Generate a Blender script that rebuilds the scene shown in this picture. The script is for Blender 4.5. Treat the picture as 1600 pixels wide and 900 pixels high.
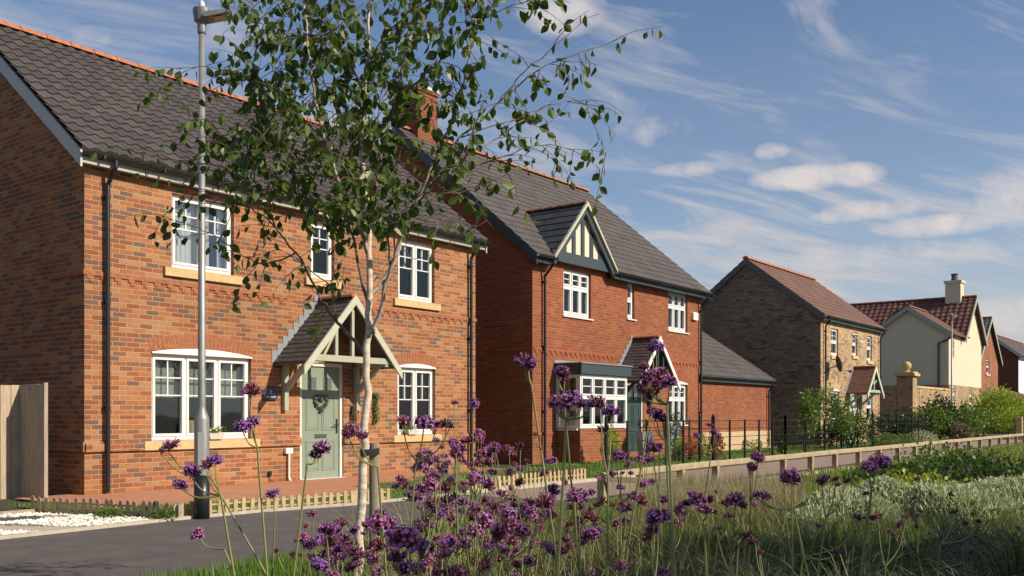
import bpy, math, random
from mathutils import Vector, Matrix, noise
R=math.radians
random.seed(7)
for o in list(bpy.data.objects): bpy.data.objects.remove(o)
SC=bpy.context.scene; COL=SC.collection
# ---------------------------------------------------------------- camera, sky, sun, exposure
UX,UY=0.6034,0.7974                     # street axes seen from the camera
CAM=(-7.56,-13.708,1.2)
cd=bpy.data.cameras.new('camera'); cam=bpy.data.objects.new('camera',cd); COL.objects.link(cam)
cam.location=CAM; cam.rotation_euler=(R(90),0,-math.atan2(UY,UX))
cd.sensor_width=36; cd.lens=33.75; cd.shift_y=0.12375; cd.clip_end=3000; cd.clip_start=.05
SC.camera=cam
LD=Vector((-.25,1,-.70)).normalized()   # direction the sunlight travels
w=bpy.data.worlds.new('World'); SC.world=w; w.use_nodes=True
nt=w.node_tree; nt.nodes.clear()
def N(nt,t,**k):
    n=nt.nodes.new(t)
    for a,b in k.items():
        if a.startswith('i_'): n.inputs[int(a[2:])].default_value=b
        else: setattr(n,a,b)
    return n
def lk(nt,a,b): nt.links.new(a,b)
def mth(nt,op,a,b=None,c=None,clamp=False):
    n=nt.nodes.new('ShaderNodeMath'); n.operation=op; n.use_clamp=clamp
    for i,v in enumerate((a,b,c)):
        if v is None: continue
        if isinstance(v,(int,float)): n.inputs[i].default_value=v
        else: nt.links.new(v,n.inputs[i])
    return n.outputs[0]
def mixc(nt,f,a,b,bt='MIX'):
    n=nt.nodes.new('ShaderNodeMix'); n.data_type='RGBA'; n.blend_type=bt
    for s,v in ((n.inputs[0],f),(n.inputs[6],a),(n.inputs[7],b)):
        if isinstance(v,(int,float)): s.default_value=v
        elif isinstance(v,tuple): s.default_value=v if len(v)==4 else v+(1,)
        else: nt.links.new(v,s)
    return n.outputs[2]
def ramp(nt,f,stops,interp='LINEAR'):
    n=nt.nodes.new('ShaderNodeValToRGB'); n.color_ramp.interpolation=interp
    e=n.color_ramp.elements
    while len(e)<len(stops): e.new(.5)
    for i,(p,c) in enumerate(stops):
        e[i].position=p; e[i].color=(c+(1,)) if isinstance(c,tuple) else (c,c,c,1)
    nt.links.new(f,n.inputs[0]); return n.outputs[0]
sky=N(nt,'ShaderNodeTexSky',sky_type='NISHITA'); sky.sun_disc=False
sky.sun_elevation=R(34); sky.sun_rotation=R(166); sky.altitude=0; sky.air_density=1.0; sky.dust_density=.6; sky.ozone_density=2.5
tc=N(nt,'ShaderNodeTexCoord'); sp=N(nt,'ShaderNodeSeparateXYZ'); lk(nt,tc.outputs['Generated'],sp.inputs[0])
zc=mth(nt,'MAXIMUM',sp.outputs[2],0.0)
dv=mth(nt,'ADD',zc,.16)
cx=mth(nt,'DIVIDE',sp.outputs[0],dv); cy=mth(nt,'DIVIDE',sp.outputs[1],dv)
# rotate the cloud plane so that the wind streaks run across the street
a=R(-28)
px=mth(nt,'ADD',mth(nt,'MULTIPLY',cx,math.cos(a)),mth(nt,'MULTIPLY',cy,math.sin(a)))
py=mth(nt,'SUBTRACT',mth(nt,'MULTIPLY',cy,math.cos(a)),mth(nt,'MULTIPLY',cx,math.sin(a)))
def cloudnoise(sx,sy,scale,detail,rough,dist,seed):
    cb=N(nt,'ShaderNodeCombineXYZ'); lk(nt,mth(nt,'MULTIPLY',px,sx),cb.inputs[0]); lk(nt,mth(nt,'MULTIPLY',py,sy),cb.inputs[1]); cb.inputs[2].default_value=seed
    n=N(nt,'ShaderNodeTexNoise'); lk(nt,cb.outputs[0],n.inputs['Vector']); n.inputs['Scale'].default_value=scale
    n.inputs['Detail'].default_value=detail; n.inputs['Roughness'].default_value=rough; n.inputs['Distortion'].default_value=dist
    return n.outputs[0]
big=cloudnoise(1,1,.9,3,.5,.3,3.1)
cir=cloudnoise(.60,1.9,2.3,10,.60,1.6,1.7)
cirr=ramp(nt,mth(nt,'ADD',mth(nt,'MULTIPLY',cir,.75),mth(nt,'MULTIPLY',big,.45)),[(.56,0.0),(.78,.92)])
fine=cloudnoise(.7,2.8,7,8,.68,1.2,5.3)
cirr=mth(nt,'MULTIPLY',cirr,mth(nt,'ADD',mth(nt,'MULTIPLY',fine,1.5),.15),clamp=True)
# a few low puffy clouds, each at its own bearing and height in the sky
def cdir(px_,py_):
    A=(px_-800)/1500; v=Vector((A*UX+UY,-A*UY+UX,(648-py_)/1500)); return v.normalized()
pn=N(nt,'ShaderNodeTexNoise'); lk(nt,tc.outputs['Generated'],pn.inputs['Vector']); pn.inputs['Scale'].default_value=22; pn.inputs['Detail'].default_value=7; pn.inputs['Roughness'].default_value=.6
puff=None
up=Vector((0,0,1))
for (qx,qy,rx,ry,st) in [(1262,278,.050,.011,1),(1325,274,.032,.011,.9),(1215,284,.020,.006,.8),(1362,326,.042,.009,.85),(1310,338,.026,.007,.75),(1470,352,.055,.010,.85),(1205,235,.018,.009,.6),(1040,195,.040,.016,.42),(1012,205,.018,.018,.4),(880,14,.040,.022,.85),(1085,264,.038,.008,.62),(1400,398,.15,.016,.5),(380,50,.04,.04,.5),(1580,310,.04,.03,.55),(1580,492,.08,.018,.7),(150,58,.04,.012,.42)]:
    c=cdir(qx,qy); rt=c.cross(up).normalized(); uu=rt.cross(c)
    def dt(v):
        n=N(nt,'ShaderNodeVectorMath',operation='DOT_PRODUCT'); lk(nt,tc.outputs['Generated'],n.inputs[0]); n.inputs[1].default_value=v; return n.outputs['Value']
    r2=mth(nt,'ADD',mth(nt,'POWER',mth(nt,'ABSOLUTE',mth(nt,'DIVIDE',dt(rt),rx)),2.0),mth(nt,'POWER',mth(nt,'ABSOLUTE',mth(nt,'DIVIDE',mth(nt,'SUBTRACT',dt(uu),0.0),ry)),2.0))
    g=mth(nt,'MULTIPLY',mth(nt,'SUBTRACT',1.0,mth(nt,'MULTIPLY',r2,.5),clamp=True),st)
    puff=g if puff is None else mth(nt,'MAXIMUM',puff,g)
pf=ramp(nt,mth(nt,'MULTIPLY',puff,mth(nt,'ADD',mth(nt,'MULTIPLY',pn.outputs[0],2.4),-.30)),[(.26,0.0),(.85,.9)])
pfs=mth(nt,'MULTIPLY',pf,mth(nt,'ADD',mth(nt,'MULTIPLY',fine,.8),.5),clamp=True)
hz=ramp(nt,sp.outputs[2],[(0.0,.75),(.10,.60),(.22,.26),(.40,.08)])
tot=mth(nt,'SUBTRACT',1.0,mth(nt,'MULTIPLY',mth(nt,'SUBTRACT',1.0,cirr),mth(nt,'MULTIPLY',mth(nt,'SUBTRACT',1.0,pfs),mth(nt,'SUBTRACT',1.0,mth(nt,'MULTIPLY',hz,mth(nt,'ADD',mth(nt,'MULTIPLY',cir,1.2),.35))))),clamp=True)
SKYTINT=(.94,1.15,1.32)
skyc=mixc(nt,1.0,sky.outputs[0],SKYTINT,'MULTIPLY')
CLOUD=(6.9,6.75,6.9)
col=mixc(nt,mth(nt,'MULTIPLY',pfs,.8),mixc(nt,tot,skyc,CLOUD),(9.2,8.3,7.9))
bg=N(nt,'ShaderNodeBackground'); lk(nt,col,bg.inputs[0]); bg.inputs[1].default_value=.066
wo=N(nt,'ShaderNodeOutputWorld'); lk(nt,bg.outputs[0],wo.inputs[0])
sl=bpy.data.lights.new('sun','SUN'); sl.energy=5.0; sl.angle=R(.53); sl.color=(1,.87,.70)
so=bpy.data.objects.new('sun',sl); COL.objects.link(so); so.rotation_euler=LD.to_track_quat('-Z','Y').to_euler(); so.location=(0,-30,30)
SC.view_settings.view_transform='Standard'; SC.view_settings.look='None'; SC.view_settings.exposure=0.38; SC.view_settings.gamma=1
SC.render.engine='CYCLES'
SC.cycles.max_bounces=6; SC.cycles.transparent_max_bounces=12

# ---------------------------------------------------------------- materials
MATS={}
def mat(name,col=(.5,.5,.5),rough=.7,metal=0,var=0,vscale=8,bump=0,bscale=40,spec=.5,col2=None,stretch=None,trans=0):
    if name in MATS: return MATS[name]
    m=bpy.data.materials.new(name); m.use_nodes=True; t=m.node_tree; b=t.nodes['Principled BSDF']
    b.inputs['Roughness'].default_value=rough; b.inputs['Metallic'].default_value=metal; b.inputs['Specular IOR Level'].default_value=spec
    c=t.nodes.new('ShaderNodeTexCoord'); v=c.outputs['Object']
    if stretch:
        mp=t.nodes.new('ShaderNodeMapping'); t.links.new(v,mp.inputs[0]); mp.inputs['Scale'].default_value=stretch; v=mp.outputs[0]
    if var or col2:
        n=t.nodes.new('ShaderNodeTexNoise'); n.inputs['Scale'].default_value=vscale; n.inputs['Detail'].default_value=6; n.inputs['Roughness'].default_value=.65; t.links.new(v,n.inputs['Vector'])
        c2=col2 or tuple(x*(1-var) for x in col)
        c1=col if col2 else tuple(min(1,x*(1+var*.5)) for x in col)
        t.links.new(ramp(t,n.outputs[0],[(.33,c2),(.67,c1)]),b.inputs['Base Color'])
    else: b.inputs['Base Color'].default_value=col+(1,)
    if bump:
        n=t.nodes.new('ShaderNodeTexNoise'); n.inputs['Scale'].default_value=bscale; n.inputs['Detail'].default_value=5; t.links.new(v,n.inputs['Vector'])
        bp=t.nodes.new('ShaderNodeBump'); bp.inputs['Strength'].default_value=bump; bp.inputs['Distance'].default_value=.01; t.links.new(n.outputs[0],bp.inputs['Height']); t.links.new(bp.outputs[0],b.inputs['Normal'])
    MATS[name]=m; return m
def brick(name,pal,mortar,dark=None,darkamt=.0,cw=.225,ch=.075,rot=0,seed=0.):
    m=bpy.data.materials.new(name); m.use_nodes=True; t=m.node_tree; b=t.nodes['Principled BSDF']
    b.inputs['Roughness'].default_value=.88; b.inputs['Specular IOR Level'].default_value=.25
    c=t.nodes.new('ShaderNodeTexCoord'); s=t.nodes.new('ShaderNodeSeparateXYZ'); t.links.new(c.outputs['Object'],s.inputs[0])
    ns=t.nodes.new('ShaderNodeSeparateXYZ'); t.links.new(c.outputs['Normal'],ns.inputs[0])
    side=mth(t,'GREATER_THAN',mth(t,'ABSOLUTE',ns.outputs[0]),.7)
    u=mth(t,'ADD',mth(t,'MULTIPLY',s.outputs[0],mth(t,'SUBTRACT',1.0,side)),mth(t,'MULTIPLY',mth(t,'ADD',s.outputs[1],.112),side))
    v=s.outputs[2]
    wn=t.nodes.new('ShaderNodeTexNoise'); wn.inputs['Scale'].default_value=9; t.links.new(c.outputs['Object'],wn.inputs['Vector'])
    wob=mth(t,'MULTIPLY',mth(t,'SUBTRACT',wn.outputs[0],.5),.010)
    u=mth(t,'ADD',u,wob); v=mth(t,'ADD',v,wob)
    if rot: u,v=v,u
    rv=mth(t,'DIVIDE',v,ch); row=mth(t,'FLOOR',rv); fv=mth(t,'FRACT',rv)
    ru=mth(t,'ADD',mth(t,'DIVIDE',u,cw),mth(t,'MULTIPLY',mth(t,'FLOORED_MODULO',row,2.0),.5)); cl=mth(t,'FLOOR',ru); fu=mth(t,'FRACT',ru)
    cb=t.nodes.new('ShaderNodeCombineXYZ'); t.links.new(cl,cb.inputs[0]); t.links.new(row,cb.inputs[1]); t.links.new(mth(t,'ADD',side,seed),cb.inputs[2])
    w1=t.nodes.new('ShaderNodeTexWhiteNoise'); w1.noise_dimensions='3D'; t.links.new(cb.outputs[0],w1.inputs['Vector'])
    nz=t.nodes.new('ShaderNodeTexNoise'); nz.inputs['Scale'].default_value=.9; nz.inputs['Detail'].default_value=3; t.links.new(cb.outputs[0],nz.inputs['Vector']); nz.inputs['Scale'].default_value=.23
    val=w1.outputs['Value']
    k=len(pal); c1=ramp(t,val,[(i/k,p) for i,p in enumerate(pal)],'CONSTANT')
    if dark:
        sel=mth(t,'GREATER_THAN',mth(t,'ADD',mth(t,'MULTIPLY',nz.outputs[0],1.3),mth(t,'MULTIPLY',w1.outputs['Color'],1.0)),1.62-darkamt)
        w3=t.nodes.new('ShaderNodeSeparateColor'); t.links.new(w1.outputs['Color'],w3.inputs[0])
        sel=mth(t,'GREATER_THAN',mth(t,'ADD',mth(t,'MULTIPLY',nz.outputs[0],1.6),w3.outputs[1]),1.75-darkamt)
        c1=mixc(t,sel,c1,dark)
    fn=t.nodes.new('ShaderNodeTexNoise'); fn.inputs['Scale'].default_value=38; fn.inputs['Detail'].default_value=6; fn.inputs['Roughness'].default_value=.7; t.links.new(c.outputs['Object'],fn.inputs['Vector'])
    c1=mixc(t,1.0,c1,ramp(t,fn.outputs[0],[(.25,.62),(.75,1.25)]),'MULTIPLY')
    lf=t.nodes.new('ShaderNodeTexNoise'); lf.inputs['Scale'].default_value=.55; lf.inputs['Detail'].default_value=5; t.links.new(c.outputs['Object'],lf.inputs['Vector'])
    du=mth(t,'MULTIPLY',mth(t,'MINIMUM',fu,mth(t,'SUBTRACT',1.0,fu)),cw); dvv=mth(t,'MULTIPLY',mth(t,'MINIMUM',fv,mth(t,'SUBTRACT',1.0,fv)),ch)
    d=mth(t,'MINIMUM',du,dvv)
    d=mth(t,'ADD',d,mth(t,'MULTIPLY',mth(t,'SUBTRACT',fn.outputs[0],.5),.006))
    mk=ramp(t,mth(t,'MULTIPLY',d,100.0),[(.38,1.0),(.72,0.0)])
    c2=mixc(t,mk,c1,mortar)
    ef=t.nodes.new('ShaderNodeTexNoise'); ef.inputs['Scale'].default_value=1.7; ef.inputs['Detail'].default_value=8; ef.inputs['Roughness'].default_value=.75; t.links.new(c.outputs['Object'],ef.inputs['Vector'])
    c2=mixc(t,ramp(t,ef.outputs[0],[(.60,0.0),(.74,.28)]),c2,(.42,.34,.27))
    c2=mixc(t,1.0,c2,ramp(t,lf.outputs[0],[(.3,.84),(.7,1.1)]),'MULTIPLY')
    t.links.new(c2,b.inputs['Base Color'])
    bp=t.nodes.new('ShaderNodeBump'); bp.inputs['Strength'].default_value=.7; bp.inputs['Distance'].default_value=.006
    t.links.new(mth(t,'ADD',mth(t,'SUBTRACT',1.0,mk),mth(t,'MULTIPLY',fn.outputs[0],.5)),bp.inputs['Height']); t.links.new(bp.outputs[0],b.inputs['Normal'])
    return m
def tilemat(name,c0,c1,rough=.75,moss=None):
    m=bpy.data.materials.new(name); m.use_nodes=True; t=m.node_tree; b=t.nodes['Principled BSDF']; b.inputs['Roughness'].default_value=rough; b.inputs['Specular IOR Level'].default_value=.3
    uv=t.nodes.new('ShaderNodeUVMap'); wn=t.nodes.new('ShaderNodeTexWhiteNoise'); wn.noise_dimensions='2D'; t.links.new(uv.outputs[0],wn.inputs['Vector'])
    c=t.nodes.new('ShaderNodeTexCoord'); n=t.nodes.new('ShaderNodeTexNoise'); n.inputs['Scale'].default_value=3; n.inputs['Detail'].default_value=8; n.inputs['Roughness'].default_value=.7; t.links.new(c.outputs['Object'],n.inputs['Vector'])
    f=mth(t,'ADD',mth(t,'MULTIPLY',wn.outputs['Value'],.6),mth(t,'MULTIPLY',n.outputs[0],.5))
    cc=ramp(t,f,[(.15,c0),(.9,c1)])
    n2=t.nodes.new('ShaderNodeTexNoise'); n2.inputs['Scale'].default_value=60; n2.inputs['Detail'].default_value=4; t.links.new(c.outputs['Object'],n2.inputs['Vector'])
    cc=mixc(t,1.0,cc,ramp(t,n2.outputs[0],[(.3,.8),(.7,1.2)]),'MULTIPLY')
    t.links.new(cc,b.inputs['Base Color'])
    bp=t.nodes.new('ShaderNodeBump'); bp.inputs['Strength'].default_value=.4; bp.inputs['Distance'].default_value=.004; t.links.new(n2.outputs[0],bp.inputs['Height']); t.links.new(bp.outputs[0],b.inputs['Normal'])
    return m
def leafmat(name,c0,c1,tr=.35,rough=.45,scale=2.5):
    m=bpy.data.materials.new(name); m.use_nodes=True; t=m.node_tree; b=t.nodes['Principled BSDF']; b.inputs['Roughness'].default_value=rough; b.inputs['Specular IOR Level'].default_value=.35
    uv=t.nodes.new('ShaderNodeUVMap'); wn=t.nodes.new('ShaderNodeTexWhiteNoise'); wn.noise_dimensions='2D'; t.links.new(uv.outputs[0],wn.inputs['Vector'])
    cc=ramp(t,wn.outputs['Value'],[(.0,c0),(1.0,c1)]); t.links.new(cc,b.inputs['Base Color'])
    tl=t.nodes.new('ShaderNodeBsdfTranslucent'); t.links.new(mixc(t,1.0,cc,(1.3,1.5,.5),'MULTIPLY'),tl.inputs[0])
    mx=t.nodes.new('ShaderNodeMixShader'); mx.inputs[0].default_value=tr; t.links.new(b.outputs[0],mx.inputs[1]); t.links.new(tl.outputs[0],mx.inputs[2])
    t.links.new(mx.outputs[0],t.nodes['Material Output'].inputs[0]); return m
def glassmat(name,tint,gl=.10):
    m=bpy.data.materials.new(name); m.use_nodes=True; t=m.node_tree; t.nodes.remove(t.nodes['Principled BSDF'])
    tr=t.nodes.new('ShaderNodeBsdfTransparent'); tr.inputs[0].default_value=tint+(1,)
    g=t.nodes.new('ShaderNodeBsdfGlossy'); g.inputs['Roughness'].default_value=.02; g.inputs[0].default_value=(.9,.95,1,1)
    fr=t.nodes.new('ShaderNodeFresnel'); fr.inputs[0].default_value=1.5
    c=t.nodes.new('ShaderNodeTexCoord'); n=t.nodes.new('ShaderNodeTexNoise'); n.inputs['Scale'].default_value=1.6; n.inputs['Detail'].default_value=1; t.links.new(c.outputs['Object'],n.inputs['Vector'])
    bp=t.nodes.new('ShaderNodeBump'); bp.inputs['Strength'].default_value=.12; bp.inputs['Distance'].default_value=.02; t.links.new(n.outputs[0],bp.inputs['Height']); t.links.new(bp.outputs[0],g.inputs['Normal'])
    mx=t.nodes.new('ShaderNodeMixShader'); t.links.new(mth(t,'ADD',fr.outputs[0],gl),mx.inputs[0]); t.links.new(tr.outputs[0],mx.inputs[1]); t.links.new(g.outputs[0],mx.inputs[2])
    t.links.new(mx.outputs[0],t.nodes['Material Output'].inputs[0]); return m
O1=(.44,.155,.062)
B1=brick('orange multi brick',[(.33,.132,.057),(.27,.098,.045),(.35,.158,.072),(.23,.085,.042),(.31,.122,.053),(.34,.180,.092),(.20,.095,.058)],(.40,.26,.145),(.150,.092,.068),.04)
B2=brick('red brick',[(.25,.078,.034),(.22,.068,.032),(.28,.092,.042),(.24,.073,.034),(.20,.062,.031)],(.30,.16,.09),(.16,.05,.032),-.15,seed=3.)
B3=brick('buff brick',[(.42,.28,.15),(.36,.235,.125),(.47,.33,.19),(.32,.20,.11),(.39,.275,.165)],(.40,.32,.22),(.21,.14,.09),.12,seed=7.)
B3S=brick('shade darkened buff brick',[(.24,.175,.115),(.20,.142,.095),(.27,.195,.13),(.17,.12,.085),(.22,.155,.102)],(.22,.175,.13),(.10,.078,.06),.0,seed=7.)  # the buff brick again, darkened: the gable's shade is put into the colour
B5=brick('dusty red brick',[(.28,.10,.055),(.25,.085,.05),(.31,.12,.068)],(.32,.19,.12),(.19,.07,.045),0,seed=9.)
SOL=mat('soldier brick',(.31,.115,.05),.88,var=.35,vscale=14,bump=.4)
SOL2=mat('red soldier brick',(.27,.075,.032),.88,var=.25,vscale=14,bump=.4)
BUFFW=mat('pale plinth brick',(.48,.35,.21),.9,var=.2,vscale=10,bump=.3)
STONE=mat('buff stone',(.52,.37,.185),.85,var=.14,vscale=12,bump=.25)
STONEW=mat('pale stone',(.70,.62,.47),.85,var=.12,vscale=12,bump=.2)
RT1=tilemat('grey brown pantile',(.048,.042,.041),(.098,.084,.083))
RT2=tilemat('dark flat tile',(.058,.051,.050),(.100,.087,.084))
RT2D=tilemat('slate grey flat tile',(.032,.037,.043),(.058,.063,.07),.6)
RT3=tilemat('brown red tile',(.11,.062,.048),(.17,.095,.072))
RT4=tilemat('weathered red pantile',(.055,.030,.026),(.155,.070,.052))
RT5=tilemat('plain dark porch tile',(.05,.043,.042),(.11,.09,.085))
RIDGE=mat('terracotta ridge',(.40,.135,.065),.85,var=.3,vscale=9,bump=.2)
UPVC=mat('white upvc',(.66,.66,.64),.35,spec=.5)
SAGE=mat('sage paint',(.205,.25,.19),.5,var=.06,vscale=5)
CREAM=mat('cream painted timber',(.48,.46,.34),.55,var=.14,vscale=9,stretch=(1,1,1),bump=.1)
SOFFIT=mat('stone grey upvc',(.33,.33,.27),.5)
BARGE=mat('pale grey bargeboard',(.42,.42,.40),.5,var=.05)
BLACK=mat('black plastic',(.012,.013,.016),.35)
NAVY=mat('dark slate paint',(.035,.05,.058),.45)
DGREEN=mat('dark green paint',(.03,.055,.05),.4)
LEAD=mat('lead flashing',(.22,.23,.25),.6,var=.15,vscale=20)
RENDERM=mat('cream render',(.58,.51,.37),.9,var=.05,vscale=1.2,bump=.15,bscale=80)
GREYR=mat('pale tudor render',(.62,.55,.42),.9,var=.05)
GLD=glassmat('dark glass',(.80,.84,.82),.015); GL=glassmat('clear glass',(.88,.90,.90),.03)
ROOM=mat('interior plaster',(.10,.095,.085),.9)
CURT=mat('grey white curtain',(.62,.62,.62),.9,var=.12,vscale=3,stretch=(9,9,.3))
BLIND=mat('grey blind',(.42,.41,.38),.9,stretch=(.2,.2,30),col2=(.30,.29,.27),vscale=3)
BLINDT=mat('tan blind',(.42,.31,.17),.9,stretch=(.2,.2,30),col2=(.25,.18,.10),vscale=3)
GALV=mat('galvanised steel',(.27,.27,.265),.5,metal=.45,var=.22,vscale=14,bump=.1,stretch=(1,1,.6))
GALVD=mat('dull cast aluminium',(.17,.175,.19),.5,metal=.3,var=.15)
IRON=mat('black painted iron',(.012,.012,.013),.4)
WOOD=mat('weathered pale timber',(.42,.32,.20),.85,col2=(.26,.20,.13),vscale=5,stretch=(1,1,1),bump=.3)
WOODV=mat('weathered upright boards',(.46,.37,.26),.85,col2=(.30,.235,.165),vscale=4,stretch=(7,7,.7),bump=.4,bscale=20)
WOODG=mat('grey shaded boards',(.36,.30,.235),.85,col2=(.23,.195,.16),vscale=4,stretch=(7,7,.7),bump=.4,bscale=20)  # darker copy of the upright boards; the fence return's shade is in its colour
PICK=mat('light picket timber',(.47,.35,.20),.85,col2=(.33,.24,.14),vscale=9,bump=.3)
PICKP=mat('faded brown picket timber',(.40,.28,.19),.85,col2=(.28,.19,.13),vscale=9,bump=.3)
ASPH=mat('asphalt',(.112,.096,.092),.9,col2=(.076,.067,.065),vscale=2.6,bump=1,bscale=120)
PAVE=mat('pinkish resin paving',(.27,.195,.155),.9,col2=(.215,.155,.125),vscale=2,bump=.5,bscale=140)
PAVR=mat('terracotta paving',(.42,.19,.10),.9,col2=(.33,.15,.08),vscale=3,bump=.4,bscale=60)
CONC=mat('concrete edging',(.42,.37,.30),.9,var=.2,vscale=6,bump=.4)
SLATEP=mat('dark slate paving',(.06,.06,.065),.8,var=.3,vscale=6,bump=.3)
SOIL=mat('soil and thatch',(.050,.050,.022),.95,col2=(.026,.030,.013),vscale=6,bump=1,bscale=60)
LAWN=mat('lawn underlay',(.085,.15,.028),.95,col2=(.055,.10,.018),vscale=7,bump=1,bscale=120)
GRAV=mat('white gravel',(.70,.68,.62),.8,var=.15,vscale=30)
BARK=mat('white birch bark',(.68,.60,.49),.75,col2=(.38,.30,.22),vscale=5,stretch=(2.2,2.2,9),bump=.35,bscale=30)
BARKD=mat('brown twig bark',(.16,.10,.075),.7,var=.3,vscale=20)
BARKL=mat('pale branch bark',(.50,.41,.33),.75,col2=(.18,.12,.09),vscale=8,stretch=(2,2,6))
BRK=mat('dark tree bark',(.10,.075,.05),.9,var=.4)
LF_B=leafmat('birch leaf',(.028,.060,.012),(.115,.165,.030),.30,.42)
LF_Y=leafmat('yellow green leaf',(.14,.19,.025),(.29,.32,.045))
LF_G=leafmat('mid green leaf',(.06,.11,.025),(.16,.22,.06))
LF_D=leafmat('dark green leaf',(.018,.04,.014),(.05,.09,.03))
LF_R=leafmat('russet leaf',(.22,.06,.02),(.36,.13,.05))
LF_L=leafmat('lime conifer leaf',(.16,.22,.02),(.30,.36,.05))
SANT=leafmat('silver grey leaf',(.27,.30,.21),(.50,.52,.38),.2,.7)
GRS=leafmat('grass blade',(.07,.14,.02),(.16,.27,.045),.4)
GRW=leafmat('meadow grass blade',(.10,.14,.03),(.26,.28,.08),.35)
GRT=leafmat('low green cover blade',(.035,.062,.012),(.13,.155,.035),.35)  # meadow blade made darker, shade of the near bed put into the colour
GRD=leafmat('dry grass blade',(.10,.115,.038),(.28,.25,.12),.3)
GRB=leafmat('blue green grass blade',(.045,.07,.028),(.15,.17,.085),.3)
VST=leafmat('verbena stem',(.15,.17,.06),(.28,.28,.11),.05,.6)
FLP=leafmat('purple floret',(.30,.09,.38),(.64,.34,.71),.25,.55)
FLC=leafmat('dark purple calyx',(.09,.028,.045),(.26,.10,.11),.1,.7)
for _m in (FLP,FLC):     # each head has its own tint, from violet to faded pink
    _t=_m.node_tree; _b=_t.nodes['Principled BSDF']; _src=_b.inputs['Base Color'].links[0].from_socket
    _oi=_t.nodes.new('ShaderNodeObjectInfo'); _r=ramp(_t,_oi.outputs['Random'],[(0.0,(.62,.55,1.0)),(.45,(1,.95,1)),(.8,(1.25,1.0,.95)),(1.0,(.75,.62,.62))])
    _o=mixc(_t,1.0,_src,_r,'MULTIPLY'); _t.links.new(_o,_b.inputs['Base Color'])
FLD=leafmat('dusky violet floret',(.08,.04,.17),(.20,.10,.33),.2,.6)
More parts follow.
